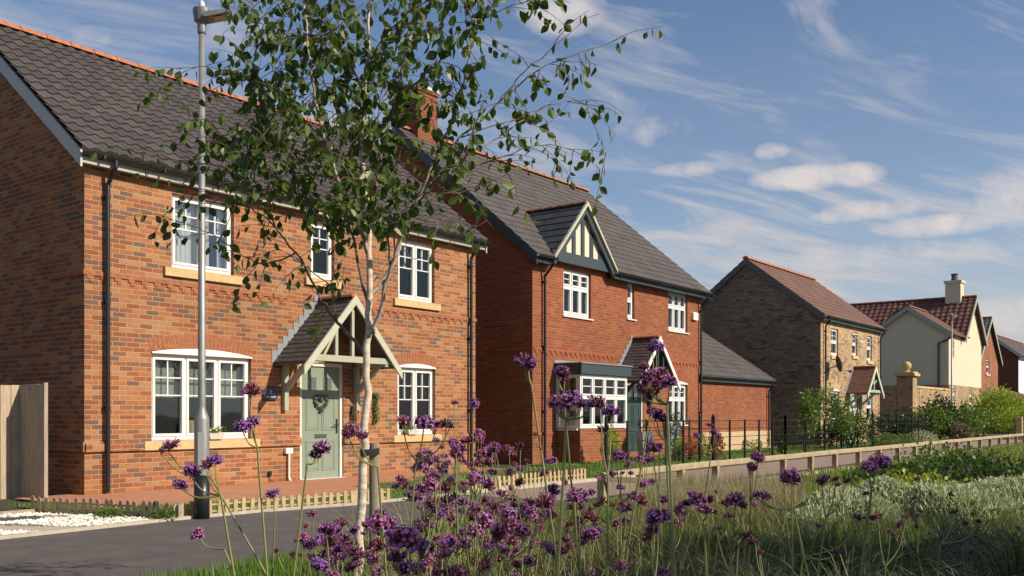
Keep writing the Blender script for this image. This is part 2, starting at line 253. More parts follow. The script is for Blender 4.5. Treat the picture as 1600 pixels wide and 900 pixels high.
# ---------------------------------------------------------------- mesh helpers
class MB:
    def __init__(s): s.v=[]; s.f=[]; s.uv=[]; s.mi=[]
    def add(s,vs,fs,uv=(0,0),mi=0):
        b=len(s.v); s.v.extend([tuple(p) for p in vs]); s.f.extend([tuple(b+i for i in f) for f in fs]); s.uv.extend([uv]*len(fs)); s.mi.extend([mi]*len(fs)); return s
    def box(s,x0,x1,y0,y1,z0,z1,mi=0):
        return s.add([(x0,y0,z0),(x1,y0,z0),(x1,y1,z0),(x0,y1,z0),(x0,y0,z1),(x1,y0,z1),(x1,y1,z1),(x0,y1,z1)],[(0,3,2,1),(4,5,6,7),(0,1,5,4),(1,2,6,5),(2,3,7,6),(3,0,4,7)],(random.random(),random.random()),mi)
    def bbox(s,x0,x1,y0,y1,z0,z1,b=.006,mi=0):   # box with chamfered long edges (cheap bevel)
        return s.prism([(x0+b,z0),(x1-b,z0),(x1,z0+b),(x1,z1-b),(x1-b,z1),(x0+b,z1),(x0,z1-b),(x0,z0+b)],y0,y1,mi=mi)
    def prism(s,pts,y0,y1,mi=0,ax='y'):          # polygon in (x,z) pushed through y (or in (y,z) pushed through x)
        n=len(pts)
        g=(lambda a,b,c:(a,c,b)) if ax=='y' else ((lambda a,b,c:(c,a,b)) if ax=='x' else (lambda a,b,c:(a,b,c)))
        vs=[g(a,b,y0) for a,b in pts]+[g(a,b,y1) for a,b in pts]
        fs=[tuple(range(n)),tuple(range(2*n-1,n-1,-1))]+[(i+n,(i+1)%n+n,(i+1)%n,i) for i in range(n)]
        return s.add(vs,fs,(random.random(),random.random()),mi)
    def bar(s,p,q,w,h,up=(0,0,1),mi=0):
        p=Vector(p);q=Vector(q);d=(q-p).normalized();sd=d.cross(Vector(up))
        if sd.length<1e-4: sd=Vector((1,0,0))
        sd.normalize(); u=sd.cross(d).normalized()
        vs=[p+sd*a*w/2+u*b*h/2 for a,b in((-1,-1),(1,-1),(1,1),(-1,1))]+[q+sd*a*w/2+u*b*h/2 for a,b in((-1,-1),(1,-1),(1,1),(-1,1))]
        return s.add(vs,[(0,3,2,1),(4,5,6,7),(0,1,5,4),(1,2,6,5),(2,3,7,6),(3,0,4,7)],(random.random(),random.random()),mi)
    def tube(s,pts,rad,n=8,caps=True,uv=None,mi=0):
        pts=[Vector(p) for p in pts]; m=len(pts)
        if isinstance(rad,(int,float)): rad=[rad]*m
        vs=[];fs=[]; ref=Vector((.31,.17,.93))
        d0=(pts[-1]-pts[0]).normalized()
        if abs(d0.dot(ref))>.9: ref=Vector((1,.1,.05))
        for i,p in enumerate(pts):
            d=(pts[min(i+1,m-1)]-pts[max(i-1,0)])
            d=d.normalized() if d.length>1e-9 else Vector((0,0,1))
            a=d.cross(ref).normalized(); b=d.cross(a)
            for k in range(n):
                t=2*math.pi*k/n; vs.append(p+(a*math.cos(t)+b*math.sin(t))*rad[i])
        for i in range(m-1):
            for k in range(n): fs.append((i*n+k,i*n+(k+1)%n,(i+1)*n+(k+1)%n,(i+1)*n+k))
        if caps: fs.append(tuple(range(n))[::-1]); fs.append(tuple(range((m-1)*n,m*n)))
        return s.add(vs,fs,uv or (random.random(),random.random()),mi)
    def lathe(s,prof,c=(0,0,0),n=16,mi=0):
        vs=[];fs=[];m=len(prof)
        for r,z in prof:
            for k in range(n):
                t=2*math.pi*k/n; vs.append((c[0]+r*math.cos(t),c[1]+r*math.sin(t),c[2]+z))
        for i in range(m-1):
            for k in range(n): fs.append((i*n+k,i*n+(k+1)%n,(i+1)*n+(k+1)%n,(i+1)*n+k))
        fs.append(tuple(range(n))[::-1]); fs.append(tuple(range((m-1)*n,m*n)))
        return s.add(vs,fs,(random.random(),random.random()),mi)
    def ball(s,c,r,n=12,m=8,sq=1,mi=0):
        return s.lathe([(max(.001,r*math.sin(math.pi*i/m)),-r*sq*math.cos(math.pi*i/m)) for i in range(m+1)],c,n,mi)
    def build(s,name,m,parent=None,smooth=False,loc=(0,0,0)):
        me=bpy.data.meshes.new(name); me.from_pydata(s.v,[],s.f)
        uvl=me.uv_layers.new(name='UVMap'); dat=[]
        for f,uv in zip(s.f,s.uv): dat.extend(uv*len(f))
        uvl.data.foreach_set('uv',dat)
        ms=m if isinstance(m,(list,tuple)) else [m]
        for k in ms: me.materials.append(k)
        if len(ms)>1: me.polygons.foreach_set('material_index',s.mi)
        if smooth: me.polygons.foreach_set('use_smooth',[True]*len(s.f))
        me.update()
        o=bpy.data.objects.new(name,me); COL.objects.link(o); o.location=loc
        if parent is not None: o.parent=parent
        return o
def tag(o,label=None,cat=None,group=None,kind=None):
    if label: o['label']=label
    if cat: o['category']=cat
    if group: o['group']=group
    if kind: o['kind']=kind
    return o
def thing(name,label,cat,loc=(0,0,0),rz=0,group=None):
    o=bpy.data.objects.new(name,None); COL.objects.link(o); o.location=loc; o.rotation_euler=(0,0,rz); o.empty_display_size=.2
    return tag(o,label,cat,group)
def dup(o,loc=None,rz=None,label=None,scale=None):
    c=o.copy(); COL.objects.link(c)
    if loc is not None: c.location=loc
    if rz is not None: c.rotation_euler=(0,0,rz)
    if scale is not None: c.scale=(scale,)*3
    if label: c['label']=label
    for ch in KIDS.get(o.name,list(o.children)):
        d=ch.copy(); COL.objects.link(d); d.parent=c
        for g in ch.children:
            e=g.copy(); COL.objects.link(e); e.parent=d
    return c
KIDS={}
def c2w(X,Y,z=0): return Vector((CAM[0]+X*UX+Y*UY, CAM[1]-X*UY+Y*UX, z))
def at(px,D,py=None): # a point D metres ahead along the bearing of px; height from py
    X=(px-800)/1500*D
    return c2w(X,D,1.2+(648-py)/1500*D if py is not None else 0)
def cl01(x): return max(0,min(1,x))

# ---------------------------------------------------------------- house kit
def wall_front(mb,L,H,holes,th=.3,y=0.0,z0=-.15,dirx=True,mi=0,mi_in=1):
    xs=sorted(set([0,L]+[h[0] for h in holes]+[h[1] for h in holes])); zs=sorted(set([z0,H]+[h[2] for h in holes]+[h[3] for h in holes]))
    def inh(x,z): return any(h[0]<x<h[1] and h[2]<z<h[3] for h in holes)
    for i in range(len(xs)-1):
        for j in range(len(zs)-1):
            xa,xb,za,zb=xs[i],xs[i+1],zs[j],zs[j+1]
            if inh((xa+xb)/2,(za+zb)/2): continue
            mb.add([(xa,y,za),(xb,y,za),(xb,y,zb),(xa,y,zb)],[(0,1,2,3)],mi=mi)
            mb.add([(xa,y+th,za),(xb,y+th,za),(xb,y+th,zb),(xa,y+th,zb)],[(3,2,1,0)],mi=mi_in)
    for a,b,c,d in holes:
        mb.add([(a,y,c),(a,y+th,c),(a,y+th,d),(a,y,d)],[(0,1,2,3)],mi=mi)
        mb.add([(b,y,c),(b,y+th,c),(b,y+th,d),(b,y,d)],[(3,2,1,0)],mi=mi)
        mb.add([(a,y,c),(b,y,c),(b,y+th,c),(a,y+th,c)],[(0,1,2,3)],mi=mi)
        mb.add([(a,y,d),(b,y,d),(b,y+th,d),(a,y+th,d)],[(3,2,1,0)],mi=mi)
def roofslope(mb,O,A,S,L,SL,tw,g,style='flat',skip=None,r0=0.):
    """courses of tiles from the eaves point O along A (unit) and up S (unit)"""
    O=Vector(O);A=Vector(A).normalized();S=Vector(S).normalized();Nn=A.cross(S)
    if Nn.z<0: Nn=-Nn
    nr=int(math.ceil(SL/g)); lift=.034
    if style=='flat' or style=='plain':
        lift=.022 if style=='flat' else .014
        for r in range(nr):
            s0=r*g; s1=min(s0+g*1.06,SL); off=(r%2)*tw*.5
            k=0; x=-off
            while x<L:
                xa=max(0,x+.003); xb=min(L,x+tw-.003); x+=tw; k+=1
                if xb-xa<.02: continue
                if skip and skip((xa+xb)/2,(s0+s1)/2): continue
                j=random.uniform(-.003,.003)
                p=[O+A*xa+S*s0+Nn*(lift+j),O+A*xb+S*s0+Nn*(lift+j),O+A*xb+S*s1+Nn*.004,O+A*xa+S*s1+Nn*.004,O+A*xa+S*s0+Nn*(-.004),O+A*xb+S*s0+Nn*(-.004)]
                mb.add(p,[(0,1,2,3),(4,5,1,0)],(k*.137+r0,r*.291+r0))
    else:
        nt_=int(round(L/tw)); tw=L/nt_; M=8
        amp=.036 if style=='pan' else .022
        def prof(f):
            if style=='pan': return amp*(.5+.5*math.cos(2*math.pi*f))**1.2
            return amp*math.exp(-((f-.28)/.13)**2)+amp*.9*math.exp(-((f-.78)/.13)**2)
        for r in range(nr):
            s0=r*g; s1=min(s0+g*1.05,SL)
            for k in range(nt_):
                if skip and skip((k+.5)*tw,(s0+s1)/2): continue
                j=random.uniform(-.003,.003); vs=[]
                for q in range(M+1):
                    f=q/M; h=prof(f); b=O+A*((k+f)*tw)
                    vs+= [b+S*s0+Nn*(h+lift+j), b+S*s1+Nn*(h+.003), b+S*(s0+.004)+Nn*(h*.6-.02)]
                fs=[]
                for q in range(M):
                    a=q*3; fs+=[(a,a+3,a+4,a+1),(a+2,a+5,a+3,a)]
                mb.add(vs,fs,(k*.137+r0,r*.291+r0))
def ridge_tiles(mb,p,q,r=.12,step=.45):
    p=Vector(p);q=Vector(q);L=(q-p).length;d=(q-p)/L;n=max(1,int(round(L/step)));sd=d.cross(Vector((0,0,1))).normalized()
    for i in range(n):
        a=p+d*(L*i/n);b=p+d*(L*(i+1)/n-.004); vs=[];K=6
        for e,rr in ((a,r+.008),(b,r-.004)):
            for k in range(K+1):
                t=math.pi*k/K; vs.append(e+sd*math.cos(t)*rr+Vector((0,0,1))*(math.sin(t)*rr*.85-.05))
        fs=[(k,k+1,K+2+k,K+1+k) for k in range(K)]+[tuple(range(K,-1,-1)),tuple(range(K+1,2*K+2))]
        mb.add(vs,fs,(i*.13,.5))
def gable_house(name,label,loc,L,D,eave,tanp,holes,mats,ovf=.2,ovs=.2,tile=('pan',.30,.345),ridgeZ=None,ridge=RIDGE,skip=None,gutter_gaps=(),barge=None,fascia=SOFFIT,axis='x',eavez=None,z0=-.15,backtile=True,cat='house',gablemat=None,down=(),gutter=True):
    """house with its ridge along x; front wall on y=0, gables at x=0 and x=L"""
    root=thing(name,label,cat,loc)
    wm,im=mats; wall=MB()
    H=eave
    wall_front(wall,L,H+.05,holes,z0=z0)
    wall.add([(0,D,z0),(L,D,z0),(L,D,H+.05),(0,D,H+.05)],[(3,2,1,0)])
    rz=ridgeZ-.08; yr=D/2
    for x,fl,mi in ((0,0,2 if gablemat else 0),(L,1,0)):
        pts=[(x,0,z0),(x,D,z0),(x,D,H+.05),(x,yr,rz),(x,0,H+.05)]
        wall.add(pts,[(0,4,3,2,1) if not fl else (0,1,2,3,4)],mi=mi)
        xi=x+(.3 if x==0 else -.3); wall.add([(xi,.3,z0),(xi,D-.3,z0),(xi,D-.3,H),(xi,yr,rz-.1),(xi,.3,H)],[(0,1,2,3,4)],mi=1)
    wall.add([(0.3,.3,2.55),(L-.3,.3,2.55),(L-.3,D-.3,2.55),(0.3,D-.3,2.55)],[(0,1,2,3)],mi=1)
    wall.add([(0.3,.3,H),(L-.3,.3,H),(L-.3,D-.3,H),(0.3,D-.3,H)],[(0,1,2,3)],mi=1)
    ymid=min(4,D*.5); wall.add([(0.3,ymid,0),(L-.3,ymid,0),(L-.3,ymid,H),(0.3,ymid,H)],[(0,1,2,3)],mi=1)
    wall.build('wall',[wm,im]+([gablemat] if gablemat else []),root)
    ez=eavez; rf=MB(); slen=math.hypot(yr+ovf,ridgeZ-ez); S=Vector((0,yr+ovf,ridgeZ-ez))/slen
    st,tw,g,rm=tile
    roofslope(rf,(-ovs,-ovf,ez),(1,0,0),S,L+2*ovs,slen,tw,g,st,skip)
    S2=Vector((0,-S.y,S.z))
    roofslope(rf,(-ovs,D+ovf,ez),(1,0,0),S2,L+2*ovs,slen,tw*2 if st!='pan' else tw,g,st if st!='plain' else 'flat')
    # deck under the tiles
    e=.03
    for ya,yb in ((-ovf,yr),(D+ovf,yr)):
        segs=[(-ovs+.02,L+ovs-.02,0.)]
        if skip and ya<0:
            gx0,gx1,gs=DORM[name]; segs=[(-ovs+.02,gx0,0.),(gx1,L+ovs-.02,0.),(gx0,gx1,gs)]
        for xa,xb,f in segs:
            za=ez+(ridgeZ-ez)*f; y_=ya+(yb-ya)*f
            rf.add([(xa,y_,za-.012),(xb,y_,za-.012),(xb,yb,ridgeZ-.012),(xa,yb,ridgeZ-.012),(xa,y_,za-.05),(xb,y_,za-.05),(xb,yb,ridgeZ-.05),(xa,yb,ridgeZ-.05)],[(0,1,2,3),(7,6,5,4),(0,4,5,1),(0,3,7,4),(1,5,6,2)],(.5,.5))
    roof=rf.build('roof',rm,root)
    rt=MB(); ridge_tiles(rt,(-ovs,yr,ridgeZ+.04),(L+ovs,yr,ridgeZ+.04)); rt.build('ridge_tiles',ridge,roof)
    # verge boards and soffit
    if barge:
        for x0,x1,nm in ((-ovs-.012,-ovs+.02,'l'),(L+ovs-.02,L+ovs+.012,'r')):
            b=MB()
            for ya,sg in ((-ovf,1),(D+ovf,-1)):
                y0=ya; y1=yr; za=ez-.02; zb=ridgeZ-.02; dp=.24
                b.prism([(y0,za),(y1,zb),(y1,zb-dp),(y0,za-dp)],x0,x1,ax='x')
            xin=(0 if x0<0 else L); b.add([(x0,-ovf,ez-.1),(xin,-ovf,ez-.1),(xin,yr,ridgeZ-.1),(x0,yr,ridgeZ-.1)],[(0,1,2,3)])
            b.build('bargeboard',barge,root)
    f=MB(); gut=MB()
    gaps=list(gutter_gaps); xs=[-ovs]+[v for gp in gaps for v in gp]+[L+ovs]
    for i in range(0,len(xs),2):
        xa,xb=xs[i],xs[i+1]
        f.box(xa,xb,-ovf+.03,-ovf+.055,ez-.19,ez-.03); f.box(xa,xb,-ovf+.055,0.02,ez-.175,ez-.155)
        # half round gutter
        K=6; cy=-ovf-.045; cz=ez-.035; r=.055; vs=[];fs=[]
        for x in (xa-.02,xb+.02):
            for k in range(K+1):
                t=math.pi+math.pi*k/K; vs.append((x,cy+r*math.cos(t),cz+r*math.sin(t)))
            for k in range(K+1):
                t=math.pi+math.pi*k/K; vs.append((x,cy+(r-.006)*math.cos(t),cz+(r-.006)*math.sin(t)))
        n=K+1
        for k in range(K): fs+=[(k,k+1,2*n+k+1,2*n+k),(n+k,3*n+k,3*n+k+1,n+k+1)]
        fs+=[(0,2*n,3*n,n),(K,n+K,3*n+K,2*n+K)]
        fs+=[tuple([k for k in range(n)]+[n+k for k in range(K,-1,-1)]),tuple([2*n+k for k in range(n)]+[3*n+k for k in range(K,-1,-1)])]
        gut.add(vs,fs)
        x=xa+.3
        while x<xb-.1:
            gut.box(x,x+.03,cy-r-.006,cy+r+.01,cz-r-.008,cz-.01); x+=1.0
    f.build('fascia',fascia,root)
    if gutter: gut.build('gutter',BLACK,root)
    for dx in down:
        d=MB(); yy=-.075; 
        d.tube([(dx+.03,-ovf-.045,ez-.07),(dx+.03,-ovf-.045,ez-.17),(dx,yy,ez-.30-abs(ovf)*.6),(dx,yy,ez-.42),(dx,yy,.02)],.034,10)
        z=ez-.6
        while z>.2: d.tube([(dx,yy,z-.03),(dx,yy,z+.03)],.042,10); d.box(dx-.06,dx+.06,-.03,-.002,z-.02,z+.02); z-=1.6
        d.build('downpipe',BLACK,root)
    return root,roof
DORM={}
def window(root,x0,x1,z0,z1,lights,y=.07,tr=None,bars=None,sill='stone',sillw=.15,arch=None,archmat=None,glass=None,curtain=None,fr=.055,name='window',label=None,openlight=False):
    """casement window: lights = number of side by side lights; tr = transom height fraction from the top; bars(nx,nz,fraction) glazing bars"""
    f=MB(); w=x1-x0; h=z1-z0; ya,yb=y-.0,y+.065
    f.bbox(x0,x1,ya,yb,z0,z0+fr+.01,.008); f.bbox(x0,x1,ya,yb,z1-fr,z1,.008); f.bbox(x0,x0+fr,ya,yb,z0+fr+.01,z1-fr,.008); f.bbox(x1-fr,x1,ya,yb,z0+fr+.01,z1-fr,.008)
    n=lights; iw=(w-2*fr-(n-1)*.04)/n; panes=MB(); z_lo=z0+fr+.01; z_hi=z1-fr
    for i in range(n):
        a=x0+fr+i*(iw+.04); b=a+iw
        if i<n-1: f.box(b,b+.04,ya+.004,yb,z_lo,z_hi)
        segs=[(z_lo,z_hi)]
        if tr:
            zt=z_hi-(z_hi-z_lo)*tr; segs=[(z_lo,zt-.025),(zt+.025,z_hi)]; f.box(a,b,ya+.003,yb,zt-.025,zt+.025)
        for si,(c,d) in enumerate(segs):
            s=.042; yy=ya-.012
            f.bbox(a,b,yy,yb,c,c+s,.007); f.bbox(a,b,yy,yb,d-s,d,.007); f.bbox(a,a+s,yy,yb,c+s,d-s,.007); f.bbox(b-s,b,yy,yb,c+s,d-s,.007)
            panes.box(a+s,b-s,ya+.035,ya+.042,c+s,d-s)
            if bars and (not tr or si==bars[3]):
                nx,nz,fracb=bars[:3]; gz0=d-s-(d-c-2*s)*fracb; t=.010
                for k in range(1,nx): xx=a+s+(b-a-2*s)*k/nx; f.box(xx-t,xx+t,ya+.02,ya+.05,gz0,d-s)
                for k in range(1 if fracb>=.999 else 0,nz): zz=gz0+(d-s-gz0)*k/nz; f.box(a+s,b-s,ya+.018,ya+.052,zz-t,zz+t)
    fo=f.build(name,UPVC,root)
    if label: fo['label']=label
    panes.build('pane',glass or GLD,fo)
    if sill:
        s=MB(); sm=STONE if sill=='stone' else UPVC
        if sill=='stone': s.prism([(-.055,z0-.15),(y+.06,z0-.15),(y+.06,z0),(y-.01,z0),(-.055,z0-.012)],x0-sillw,x1+sillw,ax='x')
        else: s.prism([(-.05,z0-.05),(y+.06,z0-.05),(y+.06,z0),(-.05,z0-.02)],x0-.06,x1+.06,ax='x')
        s.build('sill',sm,fo)
    if arch:
        rise=arch; K=12; pts=[(x0,z1-.004)]
        for k in range(K+1):
            t=k/K; xx=x0-.01+(w+.02)*t; pts.append((xx,z1+.02+rise*(1-(2*t-1)**2)))
        pts.append((x1,z1-.004)); hd=MB()
        hd.prism(pts,-.022,.10); hd.build('arched_head',UPVC,fo)
        vb=MB(); nb=int(w/.075); 
        for k in range(nb):
            t0=k/nb; t1=(k+1)/nb-.012/w*1.0; q=[]
            for t,e in ((t0,0),(t1,0),(t1,1),(t0,1)):
                xx=x0-.02+(w+.04)*t; zz=z1+.03+rise*(1-(2*t-1)**2); ang=(t-.5)*.5
                q.append((xx+math.sin(ang)*.215*e,zz+math.cos(ang)*.215*e))
            vb.prism(q,-.004,.05)
        vb.build('brick_arch',archmat or SOL,root)
    if curtain:
        kind,cm=curtain[:2]; c=MB(); yy=y+.16
        def cur(a,b,za,zb):
            K=max(6,int((b-a)/.02)); vs=[];fs=[]
            for k in range(K+1):
                xx=a+(b-a)*k/K; o=.018*math.sin(k*1.5)
                vs+=[(xx,yy+o,za),(xx,yy+o,zb)]
            for k in range(K): fs.append((2*k,2*k+2,2*k+3,2*k+1))
            c.add(vs,fs)
        if kind=='blind': c.box(x0+.03,x1-.03,yy,yy+.01,z1-h*curtain[2],z1-.03) if len(curtain)>2 else c.box(x0+.03,x1-.03,yy,yy+.01,z1-h*.45,z1)
        if kind=='sides': cur(x0+.02,x0+w*.3,z0+.03,z1); cur(x1-w*.3,x1-.02,z0+.03,z1)
        if kind=='left': cur(x0+.02,x0+w*.72,z0+.03,z1); cur(x0+w*.85,x1,z0+.03,z1)
        c.build('blind' if kind=='blind' else 'curtain',cm,fo)
    return fo
def dentils(root,xa,xb,z,m,skip=(),depth=.020):
    """corbelled string course: a proud top course with stepped dentils below"""
    b=MB()
    xs=[xa]+[v for s in skip for v in s]+[xb]
    for i in range(0,len(xs),2):
        a,c=xs[i],xs[i+1]
        b.box(a,c,-depth,.01,z-.068,z)
        x=a+.05
        while x<c-.16:
            b.box(x,x+.105,-depth+.003,.01,z-.118,z-.07); b.box(x+.105,x+.21,-depth+.012,.01,z-.21,z-.142) if False else None
            b.box(x+.045,x+.105,-depth+.006,.01,z-.165,z-.120)
            x+=.225
    b.build('string_course',m,root)
def porch(root,cx,half,dep,ze,za,roofm,timber,bargem,king='queen',nm='porch_canopy',yw=0.,boarded=False,post=True,ridgem=RIDGE,tile=('plain',.19,.115)):
    """gabled canopy: ridge runs out from the wall; ze eaves height, za apex"""
    t=MB(); S=Vector((half,0,za-ze)); SL=S.length; Sn=S.normalized()
    can=None
    # structure
    tm=MB(); yb=-dep+.10
    zb=ze+.05; 
    for sgn in (-1,1):
        px=cx+sgn*(half-.22)
        if post:
            tm.bbox(px-.045,px+.045,yw-.09,yw-.002,ze-.85,ze+.02,.006)               # wall post
            tm.bar((px,yw-.06,ze-.50),(px,-dep+.28,ze-.0),.075,.085)                   # curved brace stand-in made of three pieces
            tm.bar((px,yw-.05,ze+.02),(px,-dep+.06,ze+.02),.09,.09)                   # arm
    tm.box(cx-half+.12,cx+half-.12,-dep+.04,-dep+.13,ze+.02,ze+.13)                   # tie beam
    if king=='queen':
        for dx,hh in ((-half*.36,.60),(0,.97),(half*.36,.60)):
            tm.box(cx+dx-.032,cx+dx+.032,-dep+.05,-dep+.11,ze+.13,ze+(za-ze)*hh-.02)
        tm.bar((cx-half*.62,-dep+.08,ze+.13),(cx-half*.36,-dep+.08,ze+(za-ze)*.5),.05,.05)
    elif king=='fan':
        for dx,hh in ((-half*.52,.42),(-half*.28,.68),(0,.97),(half*.28,.68),(half*.52,.42)):
            tm.box(cx+dx-.028,cx+dx+.028,-dep+.05,-dep+.10,ze+.13,ze+(za-ze)*hh)
    elif king=='cross':
        tm.box(cx-.04,cx+.04,-dep+.05,-dep+.11,ze+.13,za-.1)
        tm.bar((cx,-dep+.08,ze+.35),(cx-half*.42,-dep+.08,ze+(za-ze)*.55),.05,.06,up=(0,1,0)); tm.bar((cx,-dep+.08,ze+.35),(cx+half*.42,-dep+.08,ze+(za-ze)*.55),.05,.06,up=(0,1,0))
    can=tm.build(nm,timber,root)
    rf=MB()
    for sgn in (-1,1):
        O=(cx+sgn*half,yw-.0,ze); A=(0,-1,0); roofslope(rf,O,A,Vector((-sgn*half,0,za-ze)),dep-.02,SL,tile[1],tile[2],tile[0])
        rf.prism([(cx+sgn*half,ze-.015),(cx,za-.015),(cx,za-.05),(cx+sgn*half,ze-.05)],-dep+.01,yw-.001)
    rf.build('canopy_roof',roofm,can)
    bg=MB()
    for sgn in (-1,1):
        e=1.10; x1=cx+sgn*half*e; z1=za-(za-ze)*e
        bg.prism([(cx,za+.035),(x1,z1+.035),(x1,z1-.13),(cx,za-.14)],-dep-.03,-dep+.01)
    bg.build('bargeboard',bargem,can)
    if boarded: 
        bb=MB(); bb.prism([(cx-half*.9,ze+.1),(cx+half*.9,ze+.1),(cx,za-.1)],-dep+.11,-dep+.13); bb.build('infill_panel',boarded,can)
    rt=MB(); ridge_tiles(rt,(cx,yw,za+.05),(cx,-dep,za+.05),.085,.3); rt.build('ridge_tiles',ridgem,can)
    fl=MB()
    for sgn in (-1,1):
        n=9
        for k in range(n):
            f0=k/n; f1=(k+1)/n
            xa=cx+sgn*half*(1-f0)+sgn*.05; xb=cx+sgn*half*(1-f1)+sgn*.05; z0_=ze+(za-ze)*f0; z1_=ze+(za-ze)*f1
            fl.box(min(xa,xb),max(xa,xb),yw-.012-.0007*k,yw+.001,z0_,z1_+.08)
    fl.build('lead_flashing',LEAD,can)
    return can
def door(root,x0,x1,z0,z1,paint,framem,y=.05,lites='two'):
    d=MB(); fw=.065
    d.bbox(x0,x0+fw,y-.02,y+.08,z0,z1,.008); d.bbox(x1-fw,x1,y-.02,y+.08,z0,z1,.008); d.bbox(x0,x1,y-.021,y+.081,z1-fw,z1,.008); d.box(x0,x1,-.06,y+.08,z0-.02,z0+.09)
    fo=d.build('door_frame',framem,root)
    a,b=x0+fw,x1-fw; zz0,zz1=z0+.09,z1-fw
    l=MB(); l.box(a,b,y+.012,y+.055,zz0,zz1); W=b-a; Hh=zz1-zz0
    def panel(xa,xb,za,zb):
        t=.014
        l.box(xa,xb,y+.003,y+.012,za,za+t); l.box(xa,xb,y+.003,y+.012,zb-t,zb); l.box(xa,xa+t,y+.003,y+.012,za,zb); l.box(xb-t,xb,y+.003,y+.012,za,zb)
        l.prism([(xa+.04,za+.04),(xb-.04,za+.04),(xb-.04,zb-.04),(xa+.04,zb-.04)],y+.004,y+.013)
    for xa,xb in ((a+W*.12,a+W*.46),(a+W*.54,a+W*.88)):
        panel(xa,xb,zz0+Hh*.07,zz0+Hh*.33); panel(xa,xb,zz0+Hh*.43,zz0+Hh*.72)
    dl=l.build('door',paint,fo)
    g=MB()
    if lites=='two':
        for xa in (a+W*.2,a+W*.6):
            g=MB(); g.box(xa,xa+W*.19,y+.002,y+.013,zz0+Hh*.80,zz0+Hh*.90); g.build('door_light',mat('frosted glass',(.10,.12,.12),.12),dl)
            g2=MB(); t=.012; c,d_=zz0+Hh*.80,zz0+Hh*.90; e=xa+W*.19
            g2.box(xa-t,e+t,y-.002,y+.012,d_,d_+t); g2.box(xa-t,e+t,y-.002,y+.012,c-t,c); g2.box(xa-t,xa,y-.002,y+.012,c,d_); g2.box(e,e+t,y-.002,y+.012,c,d_)
            g2.build('light_surround',paint,dl)
    else:
        g.box(a+W*.4,a+W*.6,y+.002,y+.013,zz0+Hh*.45,zz0+Hh*.9); g.build('door_light',mat('frosted glass',(.10,.12,.12),.12),dl)
    k=MB(); k.box(a+W*.36,a+W*.66,y-.004,y+.012,zz0+Hh*.362,zz0+Hh*.395); k.build('letterbox',mat('brushed steel',(.20,.20,.20),.3,metal=.8),dl)
    h=MB(); h.box(b-.075,b-.045,y-.006,y+.012,zz0+Hh*.40,zz0+Hh*.53); h.tube([(b-.06,y-.05,zz0+Hh*.475),(b-.19,y-.055,zz0+Hh*.475)],.010,8); h.tube([(b-.06,y,zz0+Hh*.475),(b-.06,y-.05,zz0+Hh*.475)],.010,8); h.build('handle',BLACK,dl)
    return fo
# ---------------------------------------------------------------- ground, road, paths
def sheet(name,pts,z,m,h=.0,label=None,kind='structure'):
    mb=MB()
    if h: mb.prism(pts,z-h,z,ax='z')
    else: mb.add([(a,b,z) for a,b in pts],[tuple(range(len(pts)))])
    o=mb.build(name,m); 
    if sum((pts[i][0]*pts[(i+1)%len(pts)][1]-pts[(i+1)%len(pts)][0]*pts[i][1]) for i in range(len(pts)))<0 and not h: o.data.flip_normals()
    if kind: o['kind']=kind
    return o
g=sheet('ground',[(-1200,-1200),(1500,-1200),(1500,1500),(-1200,1500)],-.03,SOIL)
sheet('road',[(-26,-4.22),(-3.2,-4.22),(-1.2,-4.09),(0,-4.12),(1.4,-4.38),(3.4,-4.42),(3.6,-6.75),(.7,-6.8),(-1.3,-7.2),(-3.3,-7.46),(-8,-7.7),(-26,-8)],0,ASPH)
sheet('path',[(3.4,-4.42),(9.3,-4.3),(60,-4.1),(110,-2),(110,-6.7),(60,-6.75),(7,-6.75),(3.6,-6.75)],.002,PAVE)
sheet('house_path',[(-.9,0.3),(-.9,-2.3),(2.0,-2.9),(3.6,-3.0),(3.6,-1.9),(5.7,-1.7),(5.7,-1.15),(9.4,-1.0),(9.4,.3)],.004,PAVR)
sheet('front_lawn',[(-1.35,-.75),(-.9,-.75),(3.6,-1.15),(3.6,-1.9),(5.7,-1.9),(5.7,-1.15),(9.6,-1.0),(11,-1.0),(11,-4.30),(3.4,-4.34),(1.4,-4.28),(-1.2,-4.02),(-1.6,-2.1)],.001,LAWN)
sheet('gravel_bed',[(-9,-1.2),(-1.75,-1.9),(-1.3,-3.8),(-1.2,-4.05),(-3.2,-4.2),(-9,-4.2)],.006,CONC)
sheet('neighbour_lawn',[(11,-3.0),(11,0),(30,0),(37,-.9),(48,-1.4),(48,-3.2),(20,-3.05)],.001,LAWN)
sheet('verge',[(3.6,-6.85),(7,-6.85),(60,-6.85),(110,-6.8),(110,-30),(-8,-30),(-8,-7.7),(-3.3,-7.46),(-1.3,-7.2),(.7,-6.8)],-.004,SOIL)
# concrete kerb strip between road and garden
k=MB()
kp=[(-9,-4.2),(-3.2,-4.2),(-1.2,-4.07),(0,-4.10),(1.4,-4.36),(3.4,-4.40)]
for i in range(len(kp)-1): k.bar(kp[i]+(.01,),kp[i+1]+(.01,),.06,.05)
k.bar((3.4,-4.40,.02),(8.9,-4.45,.02),.10,.07); k.bar((3.6,-6.80,.01),(60,-6.80,.01),.06,.06)
tag(k.build('kerb',CONC),kind='structure')
